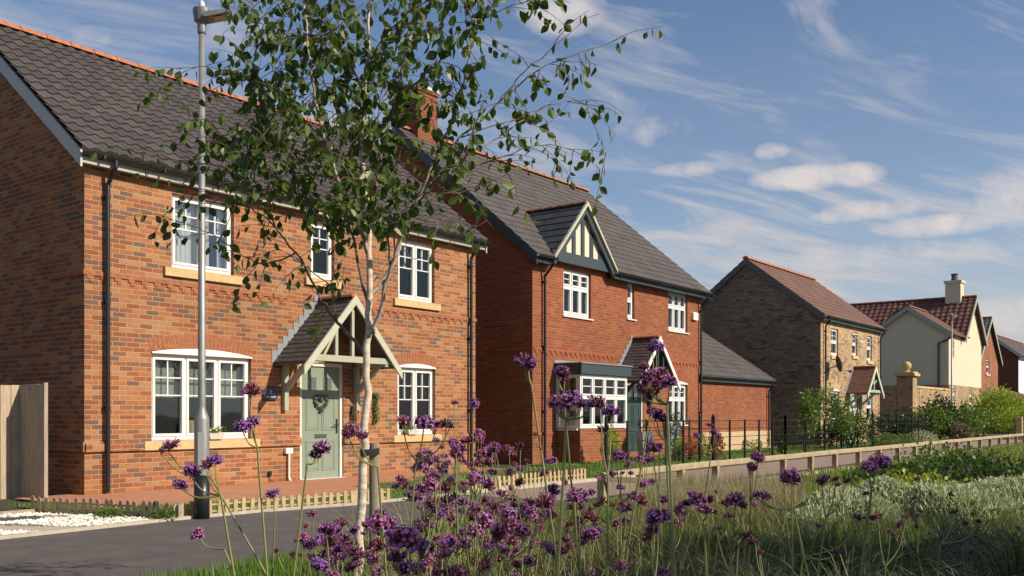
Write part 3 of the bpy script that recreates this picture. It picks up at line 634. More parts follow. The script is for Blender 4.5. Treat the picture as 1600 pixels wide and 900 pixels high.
# grass: blades as one uncountable mass per area
def blades(name,n,area,h,wd,m,lean=.35,seg=1,label=None,cat=None,dens=None,z=0.,clump=None,curve=.5):
    rnd=random.Random(len(name)*7+n); mb=MB(); cnt=0
    for _ in range(n*4):
        if cnt>=n: break
        x,y=area(rnd)
        if dens and not dens(x,y): continue
        cnt+=1; reps=1 if not clump else clump
        for q in range(reps):
            a=rnd.uniform(0,6.28); hh=h*rnd.uniform(.55,1.25); l=lean*rnd.uniform(.2,1.3)*hh; dx,dy=math.cos(a),math.sin(a)
            bx=x+(rnd.gauss(0,.035) if clump else 0)*h*4; by=y+(rnd.gauss(0,.035) if clump else 0)*h*4
            sx,sy=-dy*wd/2,dx*wd/2; uv=(rnd.random(),rnd.random())
            if seg==1: mb.add([(bx-sx,by-sy,z),(bx+sx,by+sy,z),(bx+dx*l,by+dy*l,z+hh)],[(0,1,2)],uv)
            else:
                vs=[];fs=[]
                for k in range(seg):
                    t=k/seg; ww=1-t*.6; o=l*(t**(1+curve*2)); zz=hh*(t-.25*curve*t*t*(l/hh))
                    vs+=[(bx+dx*o-sx*ww,by+dy*o-sy*ww,z+zz),(bx+dx*o+sx*ww,by+dy*o+sy*ww,z+zz)]
                vs.append((bx+dx*l,by+dy*l,z+hh*(1-.25*curve*(l/hh))))
                for k in range(seg-1): fs.append((2*k,2*k+1,2*k+3,2*k+2))
                fs.append((2*seg-2,2*seg-1,2*seg)); mb.add(vs,fs,uv)
    o=mb.build(name,m); o['kind']='stuff'
    if label: o['label']=label
    if cat: o['category']=cat
    return o
def inpoly(x,y,P):
    c=False;j=len(P)-1
    for i in range(len(P)):
        if (P[i][1]>y)!=(P[j][1]>y) and x<(P[j][0]-P[i][0])*(y-P[i][1])/(P[j][1]-P[i][1])+P[i][0]: c=not c
        j=i
    return c
def tocam(x,y):
    dx,dy=x-CAM[0],y-CAM[1]; return dx*UX-dy*UY, dx*UY+dy*UX
def view(x,y,near=1.2,far=200,mg=.62):
    X,Y=tocam(x,y); return near<Y<far and abs(X)<mg*Y+.3
FL=[(-1.5,-.8),(-.95,-.8),(-.95,-2.35),(2.0,-2.95),(3.6,-3.05),(3.6,-1.95),(5.7,-1.75),(5.7,-1.2),(11,-1.0),(11,-4.3),(3.4,-4.32),(1.4,-4.25),(-1.15,-3.98),(-1.6,-2.1)]
blades('grass_lawn',12000,lambda r:(r.uniform(-1.6,11),r.uniform(-4.3,-.8)),.07,.012,GRS,dens=lambda x,y:inpoly(x,y,FL),label='short mown grass between the low picket edging and the first house',cat='grass')
blades('grass_lawn',6000,lambda r:(r.uniform(11,47),r.uniform(-3.1,-.3)),.08,.03,GRS,label='green lawn behind the black estate railing',cat='grass')
# verge by the road: bright grass on the left, drier further right
def vd(x,y):
    X,Y=tocam(x,y); a=(800+1500*X/Y)
    vl=[(-8,-7.7),(-3.3,-7.46),(-1.3,-7.2),(.7,-6.8),(9,-6.85)]
    for (x0,y0),(x1,y1) in zip(vl,vl[1:]):
        if x0<=x<x1 and y>y0+(y1-y0)*(x-x0)/(x1-x0)-.02: return False
    return view(x,y,3.,16) and a<1010+120*noise.noise((x,y,0))
blades('grass_verge',42000,lambda r:(r.uniform(-6,6),r.uniform(-13,-6.85)),.10,.010,GRS,dens=vd,label='bright green grass on the verge beside the asphalt',cat='grass')
def md(x,y):
    X,Y=tocam(x,y); return view(x,y,5,60) and (800+1500*X/Y)>1000
blades('meadow_grass',30000,lambda r:(r.uniform(-2,60),-6.95-abs(r.gauss(0,3.5))),.17,.018,GRW,dens=md,seg=2,label='rough green and yellow ground cover beyond the knee rail',cat='grass')
# ---------------------------------------------------------------- houses
H1h=[(1.47,2.67,3.58,4.78),(4.38,4.96,3.75,4.80),(6.70,7.81,3.58,4.80),(1.11,3.03,.79,2.22),(6.68,7.83,.79,2.22),(4.12,5.19,-.10,2.17)]
root,roof=gable_house('brick_house','nearest house, orange brick with wavy grey tiles and a sage green front door',(0,0,0),9.19,7.1,5.05,0,H1h,(B1,ROOM),tile=('pan',.225,.275,RT1),ridgeZ=8.0,eavez=5.10,ovf=.2,ovs=.16,barge=BARGE,fascia=SOFFIT,down=(.33,8.95))
root['category']='house'; H1=root
window(root,1.47,2.67,3.58,4.78,2,bars=(2,2,.45,0),curtain=('left',CURT),glass=GL)
window(root,4.38,4.96,3.75,4.80,1,bars=(2,2,.45,0),curtain=('sides',CURT))
window(root,6.70,7.81,3.58,4.80,2,bars=(2,2,.45,0),curtain=('sides',mat('blue grey curtain',(.20,.25,.28),.9)))
w1=window(root,1.11,3.03,.79,2.18,3,bars=(2,2,.48,0),arch=.085,curtain=('blind',BLIND,.50))
window(root,6.68,7.83,.79,2.18,2,bars=(2,2,.48,0),arch=.065,curtain=('blind',BLINDT,.42))
door(root,4.12,5.19,-.08,2.17,SAGE,mat('pale grey door frame',(.60,.60,.55),.45))
porch(root,4.62,1.10,.92,2.13,3.34,RT5,mat('sage cream timber',(.34,.36,.27),.6,var=.1,vscale=9),mat('sage cream bargeboard',(.42,.43,.33),.6,var=.1,vscale=9),king='queen')
dentils(root,-.02,9.21,3.36,SOL,skip=((3.82,5.45),))
for a,b in ((-.02,.98),(3.16,4.12),(5.19,6.53),(7.98,9.21)): st=MB(); st.prism([(-.045,.64),(.01,.64),(.01,.80),(-.01,.80),(-.045,.765)],a,b,ax='x'); st.build('dado_course',B1,root)
st=MB(); st.box(-.045,-.0,-.045,5,.64,.79); st.build('dado_course',B1,root)
# string course returning a little way round the gable
sc=MB(); sc.box(-.03,0,-.03,1.0,3.29,3.36); sc.build('string_course',SOL,root)
pl=MB(); pl.bbox(3.26,3.56,-.05,-.035,1.47,1.66,.01); pl.box(3.30,3.34,-.035,-.001,1.5,1.53);pl.box(3.48,3.52,-.035,-.001,1.5,1.53); plq=pl.build('house_plaque',mat('navy slate plaque',(.025,.035,.055),.3),root)
def text(s,size,loc,m,parent,rot=(R(90),0,0),name='lettering',ext=.002):
    c=bpy.data.curves.new('t','FONT'); c.body=s; c.size=size; c.extrude=ext; c.align_x='CENTER'; c.align_y='CENTER'
    o=bpy.data.objects.new('t',c); COL.objects.link(o); bpy.context.view_layer.update()
    me=bpy.data.meshes.new_from_object(o); me.name=name; bpy.data.objects.remove(o); q=bpy.data.objects.new(name,me); COL.objects.link(q); me.materials.append(m); q.location=loc; q.rotation_euler=rot; q.parent=parent; return q
PALE=mat('pale lettering',(.6,.62,.66),.5)
text('2',.10,(3.41,-.053,1.60),PALE,plq)
ln=MB()
for k in range(9): ln.box(3.30+k*.025,3.315+k*.025,-.054,-.049,1.505,1.52+.006*(k%3))
ln.build('lettering',PALE,plq)
bx=MB(); bx.bbox(3.74,3.90,-.07,-.001,.50,.60,.01); bx.tube([(3.83,-.04,.50),(3.83,-.04,.06),(3.83,-.09,.0)],.022,10); bx.build('condensate_pipe',UPVC,root)
bx=MB(); bx.bbox(3.38,3.44,-.05,-.001,.12,.20,.005); bx.tube([(3.41,-.03,.12),(3.40,-.03,.05),(3.5,-.03,.0)],.006,6); bx.build('outdoor_socket',BLACK,root)
# wreath hanging on the door
wm=MB(); rnd=random.Random(4)
for k in range(260):
    t=rnd.uniform(0,2*math.pi); rr=.12+rnd.gauss(0,.02); sx=16*math.sin(t)**3/16; sz=(13*math.cos(t)-5*math.cos(2*t)-2*math.cos(3*t)-math.cos(4*t))/16
    c=Vector((4.655+sx*.15+rnd.gauss(0,.018),.025+rnd.uniform(-.02,.02),1.43+sz*.15+rnd.gauss(0,.013))); d=Vector((rnd.gauss(0,1),rnd.gauss(0,.5),rnd.gauss(0,1))).normalized(); e=d.cross(Vector((0,1,0))).normalized()*.016
    wm.add([c-e,c+d*.032,c+e,c-d*.032],[(0,1,2,3)],(rnd.random(),rnd.random()))
tag(wm.build('wreath',leafmat('dried wreath leaf',(.05,.06,.05),(.16,.18,.15))),'heart shaped grey green wreath hanging on the sage door','wreath')
hw=MB()
for k in range(200):
    c=Vector((5.42+rnd.gauss(0,.035),-.06+rnd.gauss(0,.02),rnd.uniform(.98,1.42))); d=Vector((rnd.gauss(0,.4),rnd.gauss(0,.3),-1)).normalized(); e=d.cross(Vector((0,1,0))).normalized()*.012
    hw.add([c-e,c+d*.05,c+e,c-d*.02],[(0,1,2,3)],(rnd.random(),rnd.random()))
tag(hw.build('hanging_ornament',mat('dried brown bundle',(.10,.06,.04),.9,var=.4)),'brown dried bundle hanging on the brick right of the sage door','ornament')
hw2=MB()
for k in range(260):
    c=Vector((6.02+rnd.gauss(0,.03),-.06+rnd.gauss(0,.025),rnd.uniform(1.05,1.65))); d=Vector((rnd.gauss(0,.6),rnd.gauss(0,.3),-1)).normalized(); e=d.cross(Vector((0,1,0))).normalized()*.012
    hw2.add([c-e,c+d*.05,c+e,c-d*.02],[(0,1,2,3)],(rnd.random(),rnd.random()))
tag(hw2.build('hanging_plant',LF_G),'narrow trailing green plant fixed to the brick between door and right window','plant')
def sillbox(x,label):
    t=thing('flower_trough',label,'flower trough',(x,-.04,.79),group='flower troughs on the window sills')
    b=MB(); b.prism([(-.12,0),(.12,0),(.15,.10),(-.15,.10)],-.05,.05); b.build('trough',mat('pale trough',(.45,.42,.36),.7),t)
    f=MB(); r=random.Random(int(x*100))
    for k in range(150):
        c=Vector((r.gauss(0,.09),r.gauss(0,.04),.12+abs(r.gauss(0,.045)))); d=Vector((r.gauss(0,1),r.gauss(0,1),r.gauss(0,.8))).normalized(); e=d.cross(Vector((.1,.3,1))).normalized()*.014
        f.add([c-e,c+d*.028,c+e,c-d*.028],[(0,1,2,3)],(r.random(),r.random()))
    f.build('foliage',LF_Y,t); f=MB()
    for k in range(16): f.ball((r.gauss(0,.08),r.gauss(0,.05)-.02,.15+r.uniform(-.02,.05)),.016,6,4)
    f.build('white_flowers',UPVC,t)
sillbox(2.26,'white flowering trough on the sill of the three light window')
sillbox(7.05,'white flowering trough on the sill of the arched two light window')
pf_=MB(); pf_.box(1.92,2.30,.20,.215,.86,1.11); a=pf_.build('picture_frame',mat('tan wood frame',(.45,.30,.13),.6)); tag(a,'small wooden picture frame standing inside the three light window behind the lamp post','picture frame')
pf_=MB(); pf_.box(1.96,2.26,.192,.199,.89,1.08); pf_.build('picture',mat('pale picture',(.42,.38,.28),.8),a)
# ---- second house: red brick, half timbered gable, flat tiles
X2=11.38; W2=9.2
H2h=[(1.35,2.65,3.75,4.93),(4.56,4.95,3.92,4.93),(6.99,8.25,3.76,4.93),(6.99,8.25,.90,2.22),(4.38,5.47,-.10,2.1)]
DORM['red_brick_house']=(.62,3.54,.0)
tp=(9.0-5.08)/4.73
dcx,dh,dz0,dza=13.40-X2,1.42,5.14,6.66       # dormer gable centre, half width, foot and apex
def dskip(xm,s):
    yy=-.28+s*4.73/math.hypot(4.73,3.92); zz=5.08+(yy+.28)*tp; xx=xm-.2
    return abs(xx-dcx)<dh and zz< dza-.05-(abs(xx-dcx)/dh)*(dza-dz0)
DORM['red_brick_house']=(dcx-dh,dcx+dh,.36)
root,roof=gable_house('red_brick_house','red brick house with black and cream half timbered gable above the upper window',(X2,0,0),W2,8.9,5.02,0,H2h,(B2,ROOM),tile=('flat',.30,.32,RT2),ridgeZ=9.0,eavez=5.08,ovf=.28,ovs=.2,barge=NAVY,fascia=NAVY,down=(.42,9.05),skip=dskip,gutter_gaps=((dcx-dh-.02,dcx+dh+.02),)); root['category']='house'; H2=root
# dormer gable
dm=MB(); yf=-.13
dm.prism([(dcx-dh+.1,dz0-.02),(dcx+dh-.1,dz0-.02),(dcx+dh-.1,dz0+.05),(dcx,dza-.16),(dcx-dh+.1,dz0+.05)],yf,.5); gb=dm.build('gable_panel',GREYR,root)
tb=MB(); tb.box(dcx-dh+.02,dcx+dh-.02,yf-.05,yf+.02,dz0-.10,dz0+.17)
for k in range(-3,4):
    xx=dcx+k*.42; top=dza-.12-(dza-dz0)*abs(xx-dcx)/dh
    if top>dz0+.2: tb.box(xx-.07,xx+.07,yf-.035,yf+.01,dz0+.16,top)
for sg in (-1,1):
    tb.prism([(dcx,dza-.06),(dcx+sg*dh,dz0-.06),(dcx+sg*dh,dz0-.24),(dcx,dza-.26)],yf-.13,yf-.05)
tb.build('black_timbers',NAVY,gb)
bb=MB()
for sg in (-1,1): bb.prism([(dcx,dza+.05),(dcx+sg*(dh+.07),dz0-.02),(dcx+sg*(dh+.07),dz0-.09),(dcx,dza-.05)],yf-.19,yf-.12)
bb.build('bargeboard',CREAM,gb)
dr=MB(); back=2.1
Sx=math.hypot(dh,dza-dz0)
for sg in (-1,1): 
    roofslope(dr,(dcx+sg*(dh+.02),yf-.16,dz0-.0),(0,1,0),(-sg*dh,0,dza-dz0),back,Sx,.30,.27,'flat',skip=lambda a,s,sg=sg:(5.08+(yf-.16+a+.28)*tp)>(dz0+(dza-dz0)*min(1,(s+.05)/Sx)+.10))
dr.build('canopy_roof',RT2D,gb)
rt=MB(); ridge_tiles(rt,(dcx,yf-.16,dza+.05),(dcx,1.75,dza+.05),.09,.33); rt.build('ridge_tiles',mat('brown ridge',(.26,.10,.06),.85,var=.2),gb)
kw=dict(fr=.06,sill='upvc')
window(root,1.35,2.65,3.75,4.93,3,tr=.36,bars=(1,2,1.0,1),curtain=('sides',CURT),**kw)
window(root,4.56,4.95,3.92,4.93,1,tr=.48,bars=(1,2,1.0,1),**kw)
window(root,6.99,8.25,3.76,4.93,3,tr=.36,bars=(1,2,1.0,1),curtain=('sides',CURT),**kw)
window(root,6.99,8.25,.90,2.14,3,tr=.36,bars=(1,2,1.0,1),arch=.07,archmat=SOL2,**kw)
dentils(root,.05,5.0-1.1,2.86,SOL2,depth=.022); dentils(root,6.1,9.2,2.86,SOL2,depth=.022)
sc=MB(); sc.box(-.022,0,-.022,1.2,2.79,2.86)
for a,b in ((-.02,1.0),(3.4,4.3),(5.6,9.22)): sc.box(a,b,-.02,.0,.70,.77)
sc.build('string_course',SOL2,root)
pb=MB(); pb.box(-.012,9.212,-.012,.2,-.12,.15); pb.build('plinth',B2,root)
# bay window
by=MB(); x0,x1,yb=1.02,3.30,-.72
by.box(x0,x1,yb,-.001,-.12,.84); bay=by.build('bay_base',B2,root)
w3=window(root,x0,x1,.86,2.2,4,y=yb,tr=.40,bars=(1,2,1.0,1),sill='upvc',curtain=None,name='bay_window')
for xx in (x0,x1-.06):
    sd=MB(); sd.bbox(xx,xx+.06,yb+.06,-.001,.86,.93,.005); sd.box(xx,xx+.06,yb+.06,-.001,2.12,2.2); sd.box(xx,xx+.06,-.08,-.001,.93,2.12); sd.box(xx,xx+.06,yb+.06,yb+.12,.93,2.12); sd.box(xx+.004,xx+.056,yb+.12,-.08,1.62,1.69)
    sd.build('side_light',UPVC,w3); gg=MB(); gg.box(xx+.025,xx+.033,yb+.12,-.08,.93,2.12); gg.build('side_pane',GLD,w3)
ib=MB(); ib.box(x0+.08,x1-.08,-.06,-.004,.86,2.2); ib.build('interior_wall',ROOM,w3)
fs=MB(); fs.box(x0-.08,x1+.08,yb-.09,-.001,2.215,2.47); bf=fs.build('bay_roof',NAVY,root)
fs=MB(); fs.box(x0-.11,x1+.11,yb-.12,.0,2.472,2.50); fs.box(x0-.1,x1+.3,-.02,.0,2.50,2.58); fs.build('lead_flashing',LEAD,bf)
porch(root,16.27-X2,1.08,.85,2.12,3.36,RT5,NAVY,mat('white bargeboard',(.72,.70,.64),.5),king='fan')
door(root,4.38,5.47,-.10,2.1,DGREEN,UPVC)
al=MB(); al.bbox(8.50,8.82,-.09,-.001,4.18,4.42,.02); al.build('alarm_box',mat('cream alarm box',(.75,.74,.62),.4),root)
ch=MB(); cx0,cx1,cy0,cy1=.35,1.15,4.10,4.80
ch.box(cx0,cx1,cy0,cy1,8.5,10.05); ch.box(cx0-.04,cx1+.04,cy0-.04,cy1+.04,10.05,10.13); chm=ch.build('chimney',B2,root)
c2=MB(); c2.box(cx0-.06,cx1+.06,cy0-.06,cy1+.06,10.132,10.19); c2.box(cx0-.02,cx1+.02,cy0-.02,cy1+.02,10.192,10.23); c2.build('chimney_cap',mat('mortar cap',(.55,.52,.46),.9),chm)
# ---- garage beside it
G=(X2+W2,.15,0)
root,roof=gable_house('garage','low red brick garage with pale plinth and grey tiled roof',G,6.05,7.6,2.42,0,[],(B2,ROOM),tile=('flat',.30,.32,RT2),ridgeZ=5.1,eavez=2.47,ovf=.18,ovs=.12,barge=NAVY,fascia=NAVY,down=(5.75,)); root['category']='garage'
pp=MB(); pp.box(.02,6.06,-.012,.0,-.1,.62); pp.build('plinth',BUFFW,root)
# ---- third house: buff brick
X3=(29.32,-.8,0)
H3h=[(1.19,2.06,3.58,4.65),(3.82,4.50,3.70,4.65),(5.82,6.54,3.58,4.65),(1.25,2.15,.95,2.15),(5.74,6.62,.94,2.15),(3.45,4.6,-.1,2.12)]
root,roof=gable_house('buff_brick_house','buff brick house with brown roof, shade coloured gable and a satellite dish',X3,7.75,6.1,5.05,0,H3h,(B3,ROOM),tile=('flat',.33,.34,RT3),ridgeZ=7.55,eavez=5.06,ovf=.2,ovs=.1,barge=mat('dark verge',(.10,.10,.10),.7),fascia=DGREEN,down=(.35,7.55),gablemat=B3S); root['category']='house'; H3=root
for a,b,c,d in H3h[:3]: window(root,a,b,c,d,1,tr=.5,bars=(2,2,1.0,1),sillw=.06,fr=.05)
sash=MB(); sash.bar((3.85,.02,4.60),(3.85,-.28,4.28),.03,.04); sash.bar((4.47,.02,4.60),(4.47,-.28,4.28),.03,.04); sash.bar((3.83,.02,4.6),(4.49,.02,4.6),.04,.04); sash.bar((3.83,-.28,4.28),(4.49,-.28,4.28),.04,.04); sash.build('open_sash',UPVC,root)
for a,b,c,d in H3h[3:5]: window(root,a,b,c,d,1,tr=.5,bars=(2,2,1.0,1),sillw=.06,fr=.05,arch=.06,archmat=mat('buff soldier brick',(.5,.36,.2),.9,var=.2,vscale=14))
door(root,3.55,4.5,-.05,2.1,mat('pale door',(.50,.55,.50),.5),mat('pale door surround',(.62,.62,.56),.5),lites='one')
porch(root,4.02,1.02,.9,2.1,3.18,tilemat('brown plain tile',(.12,.06,.045),(.20,.10,.08)),mat('grey green timber',(.30,.36,.27),.6),mat('pale sage bargeboard',(.50,.53,.44),.6),king='cross',ridgem=mat('brown ridge',(.26,.10,.06),.85,var=.2))
di=MB(); vs=[];fs=[]
for i in range(6):
    for kk in range(16):
        t=2*math.pi*kk/16; r=.34*i/5; vs.append((r*math.cos(t)*.9,-.09*(1-(i/5)**2),r*math.sin(t)))
for i in range(5):
    for kk in range(16): fs.append((i*16+kk,i*16+(kk+1)%16,(i+1)*16+(kk+1)%16,(i+1)*16+kk))
mt=Matrix.Translation((.85,-.42,3.2))@Matrix.Rotation(R(38),4,'Z')@Matrix.Rotation(R(-12),4,'X')
di.add([mt@Vector((a,-b*-1,c)) for a,b,c in vs],fs); di.tube([(.85,-.40,3.15),(.55,-.18,3.02),(.48,-.01,3.02)],.022,8); di.tube([(.9,-.45,2.95),(1.25,-.75,2.9)],.014,6); di.bbox(1.2,1.3,-.80,-.68,2.86,2.95,.01)
di.build('satellite_dish',mat('dish grey',(.06,.06,.06),.6),root)
# ---- fourth house: cream render over buff brick; main block with its gable to the street, low wing on the left
def street_gable(name,label,loc,W,D,eave,ridge,mats,rm,ovs=.4,ovf=.25,holes=(),band=None,barge=DGREEN,tile=('pan',.33,.36),z0=-.3):
    root=thing(name,label,'house',loc); wl=MB(); wm=mats[0]; H=eave; cx=W/2
    wall_front(wl,W,H,list(holes),z0=z0); wl.add([(0,0,H),(W,0,H),(cx,0,ridge-.1)],[(0,1,2)])
    wl.add([(0,.3,H),(W,.3,H),(cx,.3,ridge-.12)],[(2,1,0)],mi=1)
    wl.add([(0,0,z0),(0,D,z0),(0,D,H),(0,0,H)],[(0,3,2,1)]); wl.add([(W,0,z0),(W,D,z0),(W,D,H),(W,0,H)],[(0,1,2,3)]); wl.add([(0,D,z0),(W,D,z0),(W,D,H),(cx,D,ridge-.1),(0,D,H)],[(4,3,2,1,0)])
    wl.box(.35,W-.35,2.5,D-.3,0,H-.1,mi=1)
    wl.build('wall',[wm,mats[1]],root)
    rf=MB(); hw=cx+ovs; ez=eave-.05; ez2=ridge-(ridge-eave)*(hw/cx) ; SL=math.hypot(hw,ridge-ez2)
    for sg in (-1,1):
        roofslope(rf,(cx+sg*hw,-ovf,ez2),(0,1,0),(-sg*hw,0,ridge-ez2),D+2*ovf,SL,tile[1],tile[2],tile[0])
        rf.prism([(cx+sg*hw,ez2-.02),(cx,ridge-.02),(cx,ridge-.07),(cx+sg*hw,ez2-.07)],-ovf,D+ovf)
    roof=rf.build('roof',rm,root)
    rt=MB(); ridge_tiles(rt,(cx,-ovf,ridge+.05),(cx,D+ovf,ridge+.05)); rt.build('ridge_tiles',RIDGE if name!='cream_rendered_house' else mat('dark red ridge',(.30,.09,.06),.85),roof)
    bg=MB()
    for sg in (-1,1): bg.prism([(cx,ridge+.03),(cx+sg*(hw+.02),ez2+.01),(cx+sg*(hw+.02),ez2-.24),(cx,ridge-.26)],-ovf-.04,-ovf)
    bg.build('bargeboard',barge,root)
    return root,roof
X4=(51.45,-1.2,0)
root,roof=street_gable('cream_rendered_house','cream rendered house over buff brick with dark red pantiles and a tall cream chimney',X4,4.95,11,5.85,8.15,(RENDERM,ROOM),RT4,holes=[(1.61,2.35,1.80,2.79)],barge=mat('grey green verge board',(.30,.34,.28),.6))
H4=root
bb=MB(); 
wall_front(bb,4.95,2.83,[(1.61,2.35,1.80,2.79)],th=.005,y=-.02); bb.build('brick_base',[B3,B3],root)
ch=MB(); ch.box(2.05,2.9,.55,1.4,7.6,9.0); ch.box(1.98,2.97,.48,1.47,9.0,9.15); cc=ch.build('chimney',RENDERM,root); cp=MB(); cp.lathe([(.20,9.152),(.17,9.5),(.21,9.52),(.21,9.58),(.1,9.6)],(2.47,.97,0),12); cp.build('chimney_pot',mat('dark pot',(.06,.06,.07),.6),cc)
window(root,1.61,2.35,1.80,2.79,1,y=.04,tr=.5,bars=(2,2,1.,1),sillw=.06)
wg=MB(); # wing
WX=-3.28; wall_front(wg,3.28,5.62,[(.66,1.26,4.30,5.30),(.66,1.4,1.84,2.79)],z0=-.3)
wg.v=[(a+WX,b,c) for a,b,c in wg.v]
wg.add([(WX,0,-.3),(WX,4.2,-.3),(WX,4.2,5.62),(WX,2.1,7.1),(WX,0,5.62)],[(0,4,3,2,1)])
wg.build('wing_wall',[RENDERM,ROOM],root)
b2=MB(); wall_front(b2,3.28,2.83,[(.66,1.4,1.84,2.79)],th=.005,y=-.022); b2.v=[(a+WX,b,c) for a,b,c in b2.v]; b2.add([(WX-.02,-.022,-.3),(WX-.02,4.2,-.3),(WX-.02,4.2,2.83),(WX-.02,-.022,2.83)],[(0,3,2,1)]); b2.build('wing_brick_base',[B3,B3],root)
rf=MB(); S=Vector((0,2.35,7.22-5.60)); roofslope(rf,(WX-.2,-.25,5.60),(1,0,0),S,4.2,S.length,.33,.34,'flat'); roofslope(rf,(WX-.2,4.45,5.60),(1,0,0),(0,-2.35,1.62),4.2,S.length,.33,.34,'flat')
rf.prism([(-.25,5.59),(2.1,7.21),(4.45,5.59),(4.45,5.54),(2.1,7.15),(-.25,5.54)],WX-.19,WX+4,ax='x'); wr=rf.build('wing_roof',RT3,root); rt=MB(); ridge_tiles(rt,(WX-.2,2.1,7.26),(WX+3.6,2.1,7.26)); rt.build('ridge_tiles',mat('brown ridge',(.26,.10,.06),.85,var=.2),wr)
bg=MB()
for y0,y1 in ((-.25,2.1),(4.45,2.1)): bg.prism([(y0,5.6),(y1,7.22),(y1,6.98),(y0,5.36)],WX-.23,WX-.2,ax='x')
bg.build('bargeboard',mat('grey green verge board',(.30,.34,.28),.6),root)
def shift_window(*a,**k):
    o=window(root,*a,**k); return o
window(root,WX+.66,WX+1.26,4.30,5.30,1,y=.05,tr=.5,bars=(2,2,1.,1),sill=None); window(root,WX+.66,WX+1.4,1.84,2.79,1,y=.03,tr=.5,bars=(2,2,1.,1),sillw=.06)
dp=MB(); dp.tube([(WX+.1,-.3,5.5),(WX-.09,.2,5.2),(WX-.09,.5,5.1),(WX-.09,.5,0)],.05,8); dp.build('downpipe',BLACK,root)
# garden wall with ball topped pier
t=thing('garden_wall','long buff brick garden wall topped with stone, beside the cream rendered house','wall',(40.3,-1.25,0))
m=MB(); m.box(.75,7.8,0,.22,-.3,2.50); m.box(0,.23,.6,9,-.3,2.45); m.build('brickwork',B3,t); m=MB(); m.prism([(-.04,2.50),(.26,2.50),(.26,2.56),(.11,2.62),(-.04,2.56)],.75,7.8,ax='x'); m.build('coping',STONE,t)
m=MB(); m.box(0,.75,-.12,.62,-.3,3.05); pr=m.build('brick_pier',B3,t); m=MB(); m.box(-.12,.87,-.24,.74,3.05,3.17); m.box(-.05,.80,-.17,.67,3.17,3.25); m.lathe([(.20,3.25),(.12,3.32),(.14,3.36)],(.375,.25,0),12); m.ball((.375,.25,3.55),.21,20,14); m.build('ball_finial',STONE,pr,smooth=False)
# ---- fifth and sixth houses, outbuilding, far roof
root,roof=street_gable('narrow_brick_house','dusty red brick house with its gable to the street, right of the cream house',(69.1,1.5,0),7.3,11,5.6,8.6,(B5,ROOM),tilemat('dark far pantile',(.07,.06,.06),(.12,.10,.10)),holes=[(2.88,4.05,4.3,5.4)],barge=mat('grey green verge board',(.30,.34,.28),.6))
window(root,2.88,4.05,4.3,5.4,1,tr=.5,bars=(2,2,1.,1)); m=MB(); m.box(2.9,3.6,8,8.7,7.8,9.3); m.lathe([(.16,9.3),(.13,9.6),(.13,9.65)],(3.25,8.35,0),8); m.build('chimney',B5,root)
root,roof=gable_house('far_brick_house','far house with dark brick gable, white front and long grey roof at the right edge',(81.7,.9,0),16,4.6,6.0,0,[],(mat('white painted wall',(.75,.76,.78),.8,var=.04),ROOM),tile=('flat',.5,.4,RT2),ridgeZ=8.15,eavez=6.1,ovf=.3,ovs=.3,barge=BARGE,fascia=NAVY,gablemat=mat('dark brown brick wall',(.16,.06,.035),.9,var=.3,vscale=4)); root['category']='house'
root,roof=gable_house('far_roofed_house','farthest house, grey roof and brick chimney showing above the white fronted one',(91,14,0),22,9,6.0,0,[],(B5,ROOM),tile=('flat',.5,.4,RT2D),ridgeZ=9.9,eavez=6.2,ovf=.3,ovs=.3,barge=BARGE,fascia=NAVY); root['category']='house'
m=MB(); m.box(6.2,7.3,4.0,5,9,11.4); m.box(6.1,7.4,3.9,5.1,11.4,11.55); q=m.build('chimney',B5,root)
t=thing('outbuilding','low brown outbuilding with hipped dark roof behind the yellow shrub','outbuilding',tuple(c2w(35.0,64,0)),0)
m=MB(); m.box(-2.5,6,0,5,-.2,2.0); m.build('wall',mat('brown brick wall',(.13,.06,.035),.9,var=.3,vscale=4),t); m=MB(); m.box(-2.7,6.2,-.2,5.2,2.0,2.12); m.build('eaves_board',mat('pale board',(.5,.42,.35),.7),t)
m=MB(); m.add([(-2.4,-.3,2.12),(6.3,-.3,2.12),(6.3,5.3,2.12),(-2.4,5.3,2.12),(0.2,2.5,3.0),(3.7,2.5,3.0)],[(0,1,5,4),(1,2,5),(2,3,4,5),(3,0,4)]); m.build('hipped_roof',mat('dark brown tiles',(.10,.07,.06),.8,var=.3,vscale=6),t)
